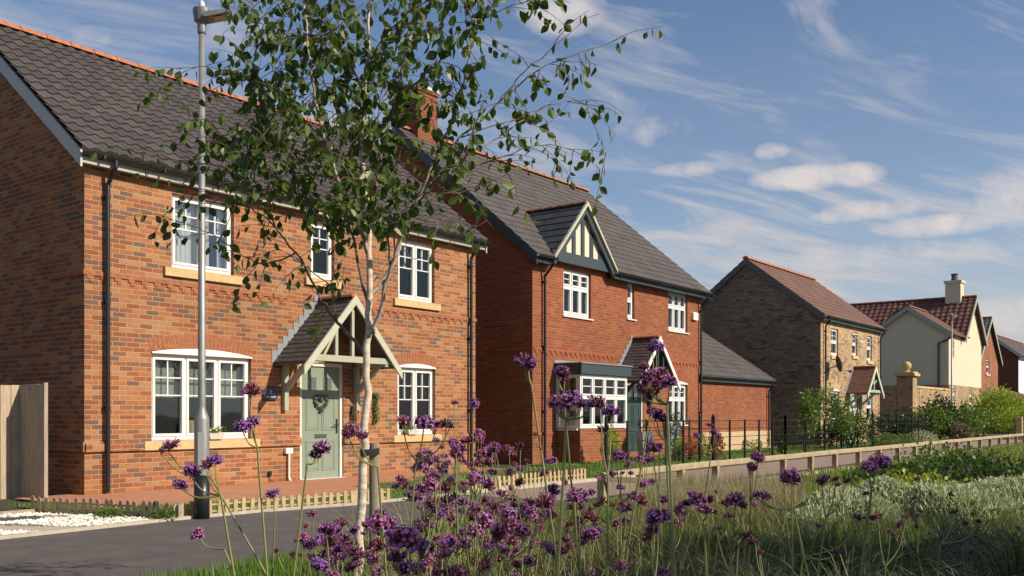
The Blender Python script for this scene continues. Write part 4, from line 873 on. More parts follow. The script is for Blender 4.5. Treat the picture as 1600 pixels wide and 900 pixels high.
# ---------------------------------------------------------------- fences, rails, lamps
t=thing('timber_fence','tall timber board fence with its return beside the first house','fence',(0,0,0))
m=MB(); x=-.62
for k in range(34):
    xa=x-(k+1)*.15; m.bbox(xa+.004,xa+.146,.64,.662+.004*(k%2),-.1,1.64+random.uniform(-.008,.008),.004)
for z in (.25,.9,1.45): m.box(x-5.1,x,.664,.70,z,z+.07)
m.build('board_panel',WOODV,t); m=MB()
for k in range(5):
    ya=-.06+k*.14; m.bbox(-.645,-.62,ya,ya+.136,-.1,1.64+random.uniform(-.006,.006),.004)
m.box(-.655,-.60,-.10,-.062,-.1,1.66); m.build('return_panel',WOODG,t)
def picket(name,label,pts,m_,h=.19,wd=.055,gap=.06,round_=True,group=None):
    t=thing(name,label,'fence',(pts[0][0],pts[0][1],0),group=group); mb=MB(); rl=MB(); ox,oy=pts[0]
    for i in range(len(pts)-1):
        a=Vector(pts[i]+(0,));b=Vector(pts[i+1]+(0,));L=(b-a).length;d=(b-a)/L;s=0;nn=d.cross(Vector((0,0,1)))
        rl.bar(a-Vector((ox,oy,0))+Vector((0,0,.055))+nn*.0,b-Vector((ox,oy,0))+Vector((0,0,.055)),.008,.022); rl.bar(a-Vector((ox,oy,0))+Vector((0,0,.135)),b-Vector((ox,oy,0))+Vector((0,0,.135)),.008,.022)
        while s<L:
            hh=h+random.uniform(-.012,.01); tl=random.uniform(-.10,.10)
            P=[(0,-.03),(wd,-.03),(wd+tl*hh,hh-.015),(wd*.5+tl*hh,hh+(.006 if round_ else 0)),(0+tl*hh,hh-.015)]
            c=a+d*s-Vector((ox,oy,0)); vs=[]
            for e in (.006,.016):
                for u_,z_ in P: q=c+d*u_+nn*e; vs.append((q.x,q.y,z_))
            mb.add(vs,[(0,1,2,3,4),(9,8,7,6,5)]+[(i_,5+i_,5+(i_+1)%5,(i_+1)%5) for i_ in range(5)],(random.random(),random.random())); s+=wd+gap
    mb.build('pickets',m_,t); rl.build('rails',m_,t)
picket('picket_edging','low rounded picket edging in faded brown timber along the gravel bed',[(-1.72,-1.9),(-1.38,-3.1),(-1.16,-3.92)],PICKP,h=.20,wd=.055,gap=.06)
picket('picket_edging','low pale picket edging between the asphalt and the first front garden',[(-1.14,-3.98),(0,-4.03),(1.4,-4.27),(2.0,-4.32)],PICK,h=.185)
picket('picket_edging','picket edging behind the purple flowers in front of the gap between the two brick houses',[(3.55,-4.32),(6.9,-4.38),(7.0,-3.1)],PICK,h=.24)
# knee rail
t=thing('knee_rail','long low timber knee rail on square posts beside the pinkish path','rail',(2.4,-7.35,0))
kn=[(3.03,-7.16),(4.4,-6.95),(7,-6.88),(13,-6.82),(21,-6.8),(36,-6.76),(48,-6.7)]
o=Vector((2.4,-7.35,0)); rl=MB()
def kz(x): return .40
for i in range(len(kn)-1):
    a=Vector(kn[i]+(kz(0),))-o;b=Vector(kn[i+1]+(kz(0),))-o;d=(b-a).normalized();n_=d.cross(Vector((0,0,1)))
    n=max(1,int((b-a).length/2.4))
    for k in range(n):
        p=a+(b-a)*k/n;q=a+(b-a)*(k+1)/n-d*.006; pr=[(-.06,-.035),(.06,-.035),(.06,.02),(0,.05),(-.06,.02)]; j=random.uniform(-.006,.006)
        vs=[p+n_*u_+Vector((0,0,v_+j)) for u_,v_ in pr]+[q+n_*u_+Vector((0,0,v_-j)) for u_,v_ in pr]
        rl.add(vs,[(0,1,2,3,4),(9,8,7,6,5)]+[(i_,5+i_,5+(i_+1)%5,(i_+1)%5) for i_ in range(5)],(random.random(),random.random()))
rl.bar(Vector((3.03,-7.2,.37))-o,Vector((3.5,-8.0,.35))-o,.11,.07); rl.build('top_rail',WOOD,t)
pm=MB(); pm.bbox(-.05,.05,-.05,.05,-.1,.37,.006); p0=pm.build('post',WOOD,t); first=True
L=0; pts_=[]
for i in range(len(kn)-1):
    a=Vector(kn[i]+(0,));b=Vector(kn[i+1]+(0,)); n=max(1,round((b-a).length/1.6))
    for k in range(n): pts_.append(a+(b-a)*k/n)
for k,p in enumerate(pts_+[Vector((3.48,-7.95,0))]):
    c=p0 if k==0 else p0.copy()
    if k: COL.objects.link(c); c.parent=t
    c.location=p-o
# estate railings
def railing(label,a,b,step,bars,h=1.05,tall=(),zs=(.18,.40,.62,.84,1.04),spear=False):
    a=Vector(a+(0,));b=Vector(b+(0,)); t=thing('estate_railing',label,'railing',a,group=None); d=b-a; L=d.length; d/=L; th=math.atan2(d.y,d.x); t.rotation_euler=(0,0,th)
    for z in zs:
        m=MB(); m.tube([(0,0,z),(L,0,z)],.009 if z<zs[-1] else .011,6); m.build('rail',IRON,t)
    pm=MB(); pm.box(-.018,.018,-.022,.022,-.1,h+(.02)); pm2=MB(); pm2.box(-.028,.028,-.028,.028,-.1,h+.10); pm2.lathe([(.025,h+.10),(.03,h+.13),(.012,h+.16),(.002,h+.17)],(0,0,0),8)
    P=pm.build('post',IRON,t); T=pm2.build('end_post',IRON,t); n=int(L/step); fp=True;ft=True
    for k in range(n+1):
        x=k*step; big=(k in tall)
        if big: c=T if ft else T.copy()
        else: c=P if fp else P.copy()
        if not ((big and ft) or (not big and fp)): COL.objects.link(c); c.parent=t
        if big: ft=False
        else: fp=False
        c.location=(x,0,0)
    if spear:
        m=MB()
        x=.0
        for k in range(n): 
            x=(k+.5)*step; m.tube([(x,0,0.1),(x,0,h+.06)],.009,5)
        m.build('upright_bars',IRON,t)
    return t
railing('black estate railing in front of the red brick house door and bay',(9.9,-3.0),(14.35,-3.0),.89,0,tall=(0,5))
railing('black estate railing between the brick pier gap and the garage lawn',(15.15,-3.0),(20.0,-3.0),.97,0,tall=(0,5)) ['label']='black estate railing in front of the lawn beside the low garage'
railing('thin black railing between the garage lawn and the shrubs of the buff brick house',(20.0,-3.0),(28.5,-3.0),1.7,0,tall=())
railing('inner black railing running back from the front one towards the garage wall',(15.3,-2.9),(16.2,-.3),.85,0)
railing('spiked black railing in front of the buff brick house end',(28.57,-3.0),(38.0,-3.0),1.05,0,tall=(0,3,9),h=1.15,spear=True)
# lamp posts
def lamp(label,loc,rz,H=6.0,sh=False):
    t=thing('street_lamp',label,'street lamp',loc,rz,group='street lamps')
    m=MB(); m.lathe([(.086,.0),(.086,.30),(.086,1.15),(.084,1.16),(.046,1.26),(.044,1.3),(.034,H-.32)],(0,0,0),20); col=m.build('column',GALV,t,smooth=True)
    m=MB(); m.lathe([(.0885,-.05),(.0885,.49)],(0,0,0),20); m.build('root_band',BLACK,t,smooth=True)
    m=MB(); m.box(-.035,.035,-.088,-.082,.56,1.0); m.build('access_door',mat('door steel',(.40,.40,.40),.5,metal=.4),col)
    m=MB(); m.lathe([(.045,H-.36),(.05,H-.34),(.05,H-.24),(.085,H-.22),(.10,H-.12),(.10,H-.08),(.05,H-.055),(.028,H-.05),(.028,H-.03),(.0,H-.02)],(0,0,0),16); hd=m.build('lamp_head',GALVD,t)
    m=MB(); P=[(.02,H-.20),(.05,H-.20),(.34,H-.115),(.34,H-.095),(.30,H-.09),(.05,H-.14)]
    m.prism(P,-.12,.12); m.build('lantern_arm',GALVD,hd)
    m=MB(); a=Vector((.13,0,H-.177));b=Vector((.26,0,H-.139)); n_=Vector((.28,0,-.96)); 
    m.add([a+Vector((0,-.07,0))+n_*.008,b+Vector((0,-.07,0))+n_*.008,b+Vector((0,.07,0))+n_*.008,a+Vector((0,.07,0))+n_*.008],[(0,1,2,3)]); m.build('lens',mat('amber lens',(.45,.30,.17),.25),hd)
    m=MB(); m.lathe([(.031,H-.052),(.033,H),(.015,H+.02)],(0,0,0),10); m.build('photocell',UPVC,hd)
    return t
lamp('tall galvanised lamp post with black foot in front of the nearest brick house',(-.88,-4.16,0),-math.atan2(UY,UX)+R(12),H=5.96)
lamp('slim lamp post far down the path in front of the cream rendered house',(42.26,-2.66,0),R(-20),H=6.1)
# ---------------------------------------------------------------- gravel, slabs
m=MB(); rnd=random.Random(3); GP=[(-6,-2.2),(-1.82,-2.2),(-1.40,-3.7),(-1.22,-4.02),(-3.2,-4.14),(-6,-4.14)]
c=0
while c<5200:
    x,y=rnd.uniform(-6,-1.2),rnd.uniform(-4.15,-2.1)
    if not inpoly(x,y,GP): continue
    X,Y=tocam(x,y)
    u_=(x+1.9)*.8+(y+3.2)*.25
    if -3.35<x*1.0+.55*y+1.6< -2.75 or (abs(y+2.75+.12*(x+2))<.19 and x<-1.75): continue
    c+=1; r=rnd.uniform(.012,.024); z=.008+rnd.random()*.018+.012*(noise.noise((x*2,y*2,0))+.5)
    vs=[]
    for a_,b_,c_ in ((1,0,0),(-1,0,0),(0,1,0),(0,-1,0),(0,0,1),(0,0,-1)):
        k=r*rnd.uniform(.7,1.25); vs.append((x+a_*k,y+b_*k,z+c_*k*.8))
    m.add(vs,[(0,2,4),(2,1,4),(1,3,4),(3,0,4),(2,0,5),(1,2,5),(3,1,5),(0,3,5)],(rnd.random(),rnd.random()))
tag(m.build('white_gravel',GRAV),'bright white decorative pebbles beside the asphalt','gravel',kind='stuff')
for i,(x,y,rz) in enumerate([(-2.35,-2.72,R(4)),(-3.05,-2.64,R(4)),(-3.75,-2.56,R(4))]):
    m=MB(); m.bbox(-.33,.33,-.17,.17,-.01,.03,.006); o_=m.build('paving_slab',SLATEP); o_.location=(x,y,0); o_.rotation_euler=(0,0,-rz); tag(o_,['dark paving slab nearest the picket edging in the white gravel','middle dark paving slab in the white gravel','dark paving slab farthest left in the white gravel'][i],'paving slab',group='dark slabs laid in the white gravel')
m=MB(); m.bar((-2.2,-2.05,.02),(-4.1,-4.2,.02),.14,.05); m.bar((-1.75,-2.0,.02),(-6,-1.9,.02),.08,.06); tag(m.build('timber_edging',mat('grey brown edging',(.33,.27,.20),.9,var=.2)),'flat grey brown edging strips crossing the white gravel','edging')
# ---------------------------------------------------------------- birch
def leaf_shape(): return [(0,0,0),(.28,.30,.03),(.36,.55,.02),(.20,.84,-.03),(0,1.06,-.08),(-.20,.84,-.03),(-.36,.55,.02),(-.28,.30,.03)]
LSH=leaf_shape()
def add_leaf(mb,p,dirv,nrm,size,rnd,simple=False):
    d=dirv.normalized(); s=d.cross(nrm)
    if s.length<1e-3: s=Vector((1,0,0))
    s.normalize(); n=s.cross(d); uv=(rnd.random(),rnd.random())
    if simple: mb.add([p,p+s*size*.33+d*size*.5,p+d*size,p-s*size*.33+d*size*.5],[(0,1,2,3)],uv); return
    fold=rnd.uniform(.05,.35)
    vs=[p+s*x*size+d*y*size+n*(z+abs(x)*fold)*size for x,y,z in LSH]
    mb.add(vs,[(0,1,2,3,4),(0,4,5,6,7)],uv)
TD=5.5
def tp_(px,py,dd=0.): D=TD+dd; return at(px,D,py)
birch=thing('birch_tree','slender young birch with white trunk and loose green crown in front of the houses','tree',tuple(tp_(556,975)*1))
bo=Vector(birch.location); bo.z=0; birch.location=bo
rnd=random.Random(11)
LIMBS=[ # (points (px,py,depth offset), start radius, end radius, leafiness, pale)
 ([(556,985,0),(560,900,0),(566,760,0),(571,640,0),(574,540,0),(577,440,0),(576,350,.02),(570,280,.03),(566,200,.05),(572,110,.08),(578,10,.1),(580,-80,.12)],.033,.005,1,1),
 ([(571,555,0),(556,535,.05),(528,505,.1),(508,478,.15),(488,440,.22),(462,395,.3),(430,355,.35),(390,325,.42),(330,300,.5),(285,290,.55)],.013,.002,.5,0),
 ([(462,395,.3),(430,410,.33),(390,405,.4),(340,372,.45),(300,352,.5),(245,338,.55)],.006,.0015,.45,0),
 ([(430,355,.35),(395,300,.4),(350,262,.45),(290,255,.5),(225,232,.55)],.006,.0015,.42,0),
 ([(583,521,-.02),(598,470,-.06),(610,416,-.1),(628,370,-.16),(648,318,-.2),(672,268,-.25),(700,200,-.3),(722,130,-.35),(745,50,-.4),(765,-20,-.4)],.014,.003,.9,1),
 ([(578,462,0),(596,440,.03),(620,400,.1),(637,345,.15),(660,300,.2),(700,262,.26),(760,225,.35),(830,180,.4),(885,150,.45),(925,172,.5)],.015,.0015,.42,1),
 ([(700,262,.26),(770,252,.3),(830,228,.36),(890,232,.42),(948,238,.46)],.005,.0012,.33,0),
 ([(660,300,.2),(720,300,.26),(760,285,.3),(800,270,.3)],.004,.0012,.3,0),
 ([(672,268,-.25),(720,215,-.2),(780,160,-.12),(840,110,-.06),(900,85,0),(975,58,.05)],.008,.0014,.38,0),
 ([(780,160,-.12),(820,110,-.1),(870,70,-.1),(915,30,-.1),(938,22,-.1)],.004,.001,.3,0),
 ([(720,215,-.2),(790,190,-.15),(860,165,-.1),(905,155,-.05)],.004,.001,.35,0),
 ([(645,318,-.2),(640,400,-.25),(700,385,-.3),(760,345,-.3)],.003,.001,.22,0),
 ([(637,345,.15),(690,350,.2),(740,330,.25),(770,355,.3)],.004,.001,.3,0),
 ([(576,400,.02),(556,340,-.1),(530,280,-.2),(505,215,-.28),(490,140,-.35),(480,60,-.4),(470,-40,-.4)],.014,.004,1.1,1),
 ([(574,470,0),(560,420,.08),(548,360,.14),(528,300,.2),(500,240,.3),(470,190,.36),(430,150,.42),(380,120,.5),(330,105,.55),(275,108,.6)],.010,.0015,.62,0),
 ([(505,215,-.28),(460,170,-.35),(430,110,-.4),(405,50,-.45),(395,0,-.5)],.007,.002,1.0,0),
 ([(548,360,.14),(500,330,.2),(450,290,.25),(400,250,.3),(360,230,.35),(330,190,.4)],.007,.0015,1.2,0),
 ([(576,350,.02),(590,280,.12),(604,210,.2),(620,140,.28),(640,60,.35),(655,-30,.4)],.012,.004,1.1,0),
 ([(566,250,.05),(600,190,-.1),(640,140,-.25),(690,90,-.35),(740,40,-.45),(800,8,-.5),(838,2,-.5)],.008,.0015,.9,0),
 ([(570,280,.03),(545,220,.15),(520,160,.25),(500,90,.35),(505,20,.4)],.008,.002,1.2,0),
 ([(572,110,.08),(600,60,0),(640,20,-.1),(690,-15,-.2)],.006,.002,1.,0),
 ([(572,150,.08),(540,90,.15),(510,40,.2),(470,10,.25),(420,-5,.3)],.006,.002,1.,0),
 ([(620,400,.1),(610,330,.3),(600,270,.45),(590,200,.6),(600,120,.7)],.006,.002,1.1,0),
 ([(528,505,.1),(515,450,.0),(480,420,-.1),(440,390,-.15),(405,385,-.2)],.005,.0015,.32,0),
 ([(610,416,-.1),(600,350,-.25),(560,290,-.4),(530,230,-.5),(520,170,-.6)],.006,.002,1.2,0),
 ([(648,318,-.2),(690,290,-.3),(725,250,-.4),(740,220,-.45)],.005,.0015,.8,0),
 ([(500,240,.3),(450,230,.35),(410,190,.4),(400,140,.45),(410,80,.5)],.005,.0015,1.1,0),
 ([(530,280,-.2),(480,270,-.3),(430,240,-.4),(400,200,-.45)],.005,.0015,1.2,0),
]
trk=MB(); br=MB(); tw=MB(); lv=MB()
def smooth(P,n=5):
    out=[]
    for i in range(len(P)-1):
        p0=P[max(i-1,0)];p1=P[i];p2=P[i+1];p3=P[min(i+2,len(P)-1)]
        for k in range(n):
            t=k/n; out.append(.5*((2*p1)+(p2-p0)*t+(2*p0-5*p1+4*p2-p3)*t*t+(3*p1-p0-3*p2+p3)*t**3))
    out.append(P[-1]); return out
cat_=MB()
for li,(pp,r0,r1,leafy,pale) in enumerate(LIMBS):
    P=[tp_(a,b,c)-bo for a,b,c in pp]; P=smooth(P,4)
    for q in range(1,len(P)-1): P[q]=P[q]+Vector((rnd.gauss(0,.006),rnd.gauss(0,.006),rnd.gauss(0,.004)))
    n=len(P); rad=[r0+(r1-r0)*(i/(n-1))**(.75) for i in range(n)]
    if li==0: rad[0]*=1.25; rad[1]*=1.1
    (trk if li==0 else br).tube(P,rad,12 if li==0 else 7,mi=0 if pale else 1)
    if leafy<=0: continue
    Ltot=sum((P[i+1]-P[i]).length for i in range(n-1)); s=0
    start=.57 if li==0 else (.52 if li in (4,5,13) else .2)
    dens=27*leafy if li else 20
    acc=0
    for i in range(n-1):
        seg=(P[i+1]-P[i]); L=seg.length; acc+=L; f=acc/Ltot
        if f<start: continue
        k=dens*L; k=int(k)+(1 if rnd.random()<k-int(k) else 0)
        for _ in range(k):
            p=P[i]+seg*rnd.random(); d=seg.normalized()
            a=Vector((rnd.gauss(0,1),rnd.gauss(0,1),rnd.gauss(.0,.7))).normalized(); dd=(d*.7+a).normalized()
            ln=rnd.uniform(.14,.42)*(1.15 if leafy>.6 else .9); q=p; pts=[p]; K=5
            for kk in range(K):
                dd=(dd+Vector((0,0,-.10))+Vector((rnd.gauss(0,.12),rnd.gauss(0,.12),rnd.gauss(0,.1)))).normalized(); q=q+dd*ln/K; pts.append(q)
            tw.tube(pts,[.0028,.0024,.002,.0017,.0014,.001],4,caps=False)
            nl=max(3,int(ln/.040*(1.0 if leafy>.6 else .75)))
            for j in range(nl):
                t=(j+.6)/nl; idx=min(K-1,int(t*K)); b=pts[idx]+(pts[idx+1]-pts[idx])*(t*K-idx)
                if rnd.random()<.12: continue
                ld=Vector((rnd.gauss(0,.65),rnd.gauss(0,.65),-1.0+rnd.gauss(0,.45))).normalized(); nr=Vector((rnd.gauss(0,1),rnd.gauss(0,1),rnd.gauss(0,.5))).normalized()
                pet=b+ld*.016+Vector((rnd.gauss(0,.008),rnd.gauss(0,.008),0)); tw.tube([b,pet],.0008,3,caps=False)
                add_leaf(lv,pet,ld,nr,rnd.uniform(.042,.074),rnd)
            if leafy<.5 and rnd.random()<.5: tw.tube([pts[-2],pts[-2]+Vector((0,0,-.02)),pts[-2]+Vector((.003,0,-.045))],[.002,.0045,.002],5,mi=1)
trk.build('trunk',[BARK,BARKD],birch,smooth=True); br.build('branches',[BARKL,BARKD],birch,smooth=True); tw.build('twigs',[BARKD,mat('brown catkin',(.13,.07,.03),.9)],birch); lv.build('crown',LF_B,birch)
# stake and tie
sp_=at(585,TD+.28); t=thing('tree_stake','round timber stake with a black rubber tie beside the birch trunk','stake',tuple(sp_))
m=MB(); m.tube([(0,0,-.1),(.003,0,.5),(0,.002,1.03)],[.034,.033,.032],14); m.build('stake',mat('grey green stake timber',(.30,.26,.17),.85,col2=(.19,.165,.11),vscale=6,stretch=(6,6,.8),bump=.4),t)
a=tp_(570,700)-sp_; a.z=.985; m=MB(); q=[]
for k in range(21):
    th=2*math.pi*k/20; c=Vector((a.x*.5,a.y*.5,.985)); d=Vector((a.x,a.y,0)); L=d.length; d/=L; e=Vector((-d.y,d.x,0)); q.append(c+d*math.cos(th)*(L*.5+.045)+e*math.sin(th)*.046)
vs=[];fs=[]
for p in q: vs+=[p+Vector((0,0,-.018)),p+Vector((0,0,.018))]
for k in range(20): fs.append((2*k,2*k+2,2*k+3,2*k+1))
m.add(vs,fs); o_=m.build('rubber_tie',BLACK,t); so_=o_.modifiers.new('s','SOLIDIFY'); so_.thickness=.004
# ---------------------------------------------------------------- shrubs and trees
def blob_crown(mb,rnd,n,rad,c=(0,0,0),size=.06,simple=True,shell=.55,zs=1.,lump=.35,seed=0,up=0.):
    cx,cy,cz=c
    for _ in range(n):
        v=Vector((rnd.gauss(0,1),rnd.gauss(0,1),rnd.gauss(0,1))).normalized(); r=(shell+(1-shell)*rnd.random()**.6)
        k=1+lump*noise.noise(v*1.7+Vector((seed,seed*2.1,0)))+lump*.7*noise.noise(v*4+Vector((seed,0,3)))
        p=Vector((v.x*rad*r*k+cx,v.y*rad*r*k+cy,v.z*rad*r*k*zs+cz))
        if p.z<.02: p.z=.02+rnd.random()*.1
        ld=(v+Vector((rnd.gauss(0,.7),rnd.gauss(0,.7),rnd.gauss(0,.7)+up))).normalized(); nr=Vector((rnd.gauss(0,1),rnd.gauss(0,1),rnd.gauss(.4,1))).normalized()
        add_leaf(mb,p,ld,nr,size*rnd.uniform(.6,1.3),rnd,simple)
def shrub(name,label,cat,p,rad,zs,mat_,n=1500,size=.06,lobes=1,stem=True,group=None,seed=1,cz=None,up=0.,lump=.45):
    rnd=random.Random(seed); t=thing(name,label,cat,(p[0],p[1],0),group=group); mb=MB(); h=rad*zs
    for k in range(lobes):
        o_=(0,0) if lobes==1 else (rnd.uniform(-.5,.5)*rad,rnd.uniform(-.5,.5)*rad); rr=rad*(1 if lobes==1 else rnd.uniform(.55,.8))
        blob_crown(mb,rnd,n//lobes,rr,(o_[0],o_[1],(cz if cz is not None else h*.9)+rnd.uniform(-.15,.15)*h),size,zs=zs,seed=seed+k*3.3,up=up,lump=lump,shell=.35)
    mb.build('foliage',mat_,t)
    if stem:
        sm=MB()
        for k in range(5): a_=rnd.uniform(0,6.28); sm.tube([(0,0,-.05),(math.cos(a_)*rad*.15,math.sin(a_)*rad*.15,h*.5),(math.cos(a_)*rad*.45,math.sin(a_)*rad*.45,h*1.3)],[.02,.014,.006],5)
        sm.build('stem',BRK,t)
    return t
P=lambda px,D:at(px,D)
def small_tree(label,p,h,rad,mat_,n,seed,size=.09,base=.8,cat='tree',flowers=False):
    rnd=random.Random(seed); t=thing('small_tree',label,cat,(p[0],p[1],0)); tm=MB(); tm.tube([(0,0,-.05),(.02,.01,base*.6),(-.02,0,base*1.1),(.02,0,h*.8)],[.04,.032,.026,.008],8)
    for k in range(7): a_=rnd.uniform(0,6.28); z=base+rnd.random()*.3*h; tm.tube([(0,0,z),(math.cos(a_)*rad*.5,math.sin(a_)*rad*.5,z+.25*h)],[.014,.005],5)
    tm.build('trunk',BRK,t); mb=MB()
    for k in range(9):
        a_=rnd.uniform(0,6.28); q=rad*rnd.uniform(.15,.6); blob_crown(mb,rnd,n//9,rad*rnd.uniform(.35,.55),(math.cos(a_)*q,math.sin(a_)*q,base+(h-base)*rnd.uniform(.15,.85)),size,seed=seed+k)
    mb.build('crown',mat_,t)
    if flowers:
        for k in range(7): f=MB(); a_=rnd.uniform(0,6.28); f.ball((math.cos(a_)*rad*.8,math.sin(a_)*rad*.8,base+(h-base)*rnd.uniform(.1,.8)),.05,7,5); f.build('white_flower',UPVC,t)
    return t
small_tree('small leafy tree on the lawn in front of the shaded buff brick gable',P(1257,30.5),1.95,.62,LF_G,1500,21,base=.65)
small_tree('small round tree with white blooms in front of the buff house corner',P(1308,32.5),2.2,.70,LF_G,1800,22,base=.55,flowers=True)
shrub('shrub','dark green bush spreading below the buff house downstairs window','shrub',P(1330,34.0),1.0,.75,LF_D,2600,.09,3,seed=5)
shrub('shrub','dark low bush at the foot of the buff house corner','shrub',P(1296,34.8),.7,.8,LF_D,1500,.08,2,seed=6)
shrub('conifer_shrub','upright green conifer beside the tall railing post by the garage lawn','shrub',P(1222,28.5),.18,2.1,LF_D,700,.05,1,seed=7,cz=.42,lump=.1)
shrub('conifer_shrub','yellow green conifer growing tall in front of the bay window','shrub',(12.55,-1.5),.24,2.1,LF_L,1500,.05,1,seed=8,cz=.46,lump=.15,up=1.)
shrub('conifer_shrub','small yellow conifer by the foot of the dark front door','shrub',(14.6,-2.3),.16,1.9,LF_L,700,.04,1,seed=9,cz=.32,lump=.1,up=1.)
shrub('conifer_shrub','small pointed green conifer right of the grey planter','shrub',(15.6,-2.45),.17,2.1,LF_Y,800,.04,1,seed=10,cz=.36,lump=.1,up=1.)
shrub('fern','russet brown fern leaning beside the downpipe of the red brick house','plant',(16.35,-2.5),.22,1.5,LF_R,500,.08,1,seed=11,cz=.32,up=1.2)
shrub('fern','russet fern low in front of the two ball topiary','plant',(14.65,-2.6),.17,1.6,LF_R,320,.07,1,seed=12,cz=.3,up=1.2)
shrub('conifer_shrub','tiny yellow conifer at the edge of the garage lawn','shrub',P(1182,30),.20,1.2,LF_L,400,.05,1,seed=13,cz=.25,lump=.1)
for i,(px,D,r,l) in enumerate([(1385,35.5,.55,'low clipped green mound left of the brick pier, nearest the railing post'),(1440,40.5,.62,'pale green clipped mound behind the spiked railing'),(1415,37.5,.5,'clipped green mound between the two others behind the railing')]):
    shrub('clipped_shrub',l,'shrub',P(px,D),r,.62,LF_G if i!=1 else SANT,1500,.06,1,seed=30+i,lump=.1,cz=r*.35,group='clipped mounds behind the spiked railing')
BIG=[('green shrub growing against the buff garden wall',1440,44.5,1.05,1.0,LF_G,5),('tall loose green shrub left of the far lamp post',1466,45,1.0,1.35,LF_D,6),('dark shrub just right of the far lamp post foot',1502,46.5,.95,1.1,LF_G,7),('low purple brown shrub below the cream house windows',1508,44,.9,.55,mat('x',(.1,.1,.1)) and leafmat('dusky leaf',(.10,.08,.06),(.20,.15,.12)),8),('green shrub between the cream house and the yellow bush',1528,50,1.1,.85,LF_G,9),('shrub at the foot of the brick pier',1403,42,.8,.95,LF_D,10)]
for l,px,D,r,zs,mm,sd in BIG: shrub('shrub',l,'shrub',P(px,D),r,zs,mm,1900,.13,3,seed=sd*3)
shrub('yellow_shrub','large yellow green shrub in front of the dusty red brick house','shrub',P(1568,54),1.5,1.0,LF_Y,4600,.15,5,seed=77,up=.6)
shrub('yellow_shrub','smaller lime shrub at the right edge behind the knee rail','shrub',P(1594,48),1.1,.9,LF_L,2200,.12,3,seed=78,up=.6)
shrub('shrub','dark hedge like shrub at the right edge below the outbuilding','shrub',P(1602,62),1.8,.8,LF_R,1500,.14,3,seed=79)
# topiary, planters
t=thing('topiary_plant','ball topiary with stacked dark green balls on one stem beside the dark door','topiary',(14.95,-2.05,0))
m=MB(); rr=random.Random(5)
for z,r in ((1.12,.15),(.80,.16),(.45,.13)): blob_crown(m,rr,420,r,(0,0,z),.035,lump=.05,shell=.8)
m.build('foliage',LF_D,t); m=MB(); m.tube([(0,0,.1),(0,0,1.1)],.012,6); m.build('stem',BRK,t); m=MB(); m.lathe([(.10,0),(.13,.28),(.14,.30),(.11,.30)],(0,0,0),12); m.build('pot',GALVD,t)
for (x,y,h,l) in [(15.55,-1.6,.95,'tall tapered grey planter right of the ball topiary'),(14.75,-1.2,.72,'shorter grey planter left of the ball topiary')]:
    t=thing('planter',l,'planter',(x,y,0),group='grey planters by the front door'); m=MB(); m.lathe([(.13,0),(.24,h),(.25,h+.03),(.21,h+.03),(.20,h-.05)],(0,0,0),4); m.build('pot',mat('grey planter',(.20,.22,.25),.6),t); t.rotation_euler=(0,0,R(20)); m=MB(); blob_crown(m,random.Random(3),150,.16,(0,0,h+.06),.05); m.build('foliage',LF_D,t)
# weeds by pickets
for i,(x,y,l) in enumerate([(-1.30,-4.02,'leafy weed clump where the two picket edgings meet'),(-1.55,-3.35,'bright green plant clump in the picket edging beside the gravel'),(-1.1,-3.5,'leafy plant clump just inside the corner of the pale picket edging'),(-.75,-3.8,'small weed clump behind the lamp post foot')]):
    shrub('weed_clump',l,'plant',(x,y),.15,.5,LF_G,240,.045,1,stem=False,seed=50+i,cz=.06,up=.8,group='weed clumps along the picket edging')
m=thing('marker_stump','short grey timber stump among the weeds by the picket edging','stump',(-1.08,-4.02,0)); q_=MB(); q_.bbox(-.03,.03,-.03,.03,0,.17,.006); q_.build('stump',WOODG,m)
# iron gate by the cream house and timber post at the right edge
t=thing('garden_gate','pale iron gate beside the cream house windows','gate',(55.6,-2.0,0)); m=MB()
for k in range(7): m.bar((k*.2,0,.6),(k*.2,0,2.0+.1*math.sin(k)),.06,.05)
m.bar((-.05,0,1.2),(1.25,0,1.2),.05,.05); m.bar((-.05,0,1.9),(1.25,0,1.9),.05,.05); m.build('gate_frame',UPVC,t)
pz=P(1593,46); t=thing('post_and_rail_fence','pale timber post with two rails at the right edge by the path end','fence',(pz.x,pz.y,0)); m=MB(); m.bbox(-.12,.12,-.12,.12,-.1,1.1,.02); m.build('post',PICK,t); m=MB(); m.bar((0,0,.85),(4,.3,.85),.06,.14); m.bar((0,0,.45),(4,.3,.45),.06,.14); m.build('rail',PICK,t)
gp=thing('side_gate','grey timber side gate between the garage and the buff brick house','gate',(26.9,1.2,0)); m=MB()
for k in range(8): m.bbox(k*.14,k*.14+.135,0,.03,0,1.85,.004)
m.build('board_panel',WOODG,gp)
# off to the right: broad trees that shade the near bed and the far meadow
def big_tree(label,p,h,r,n,seed,base=1.8):
    rnd=random.Random(seed); t=thing('broad_tree',label,'tree',(p[0],p[1],0)); tm=MB(); tm.tube([(0,0,-.1),(.05,0,base),(0,.1,h*.8)],[.16,.12,.04],8)
    for k in range(9): a_=rnd.uniform(0,6.28); z=base+rnd.random()*.4*h; tm.tube([(0,0,z),(math.cos(a_)*r*.7,math.sin(a_)*r*.7,z+.2*h)],[.06,.015],5)
    tm.build('trunk',BRK,t); mb=MB()
    for k in range(14):
        a_=rnd.uniform(0,6.28); q=r*rnd.uniform(.0,.65); blob_crown(mb,rnd,n//14,r*rnd.uniform(.35,.5),(math.cos(a_)*q,math.sin(a_)*q,base+(h-base)*rnd.uniform(.12,.85)),.17,seed=seed+k,shell=.3)
    mb.build('crown',LF_D,t)
SU=(.92,-.392); PU=(.392,.92)
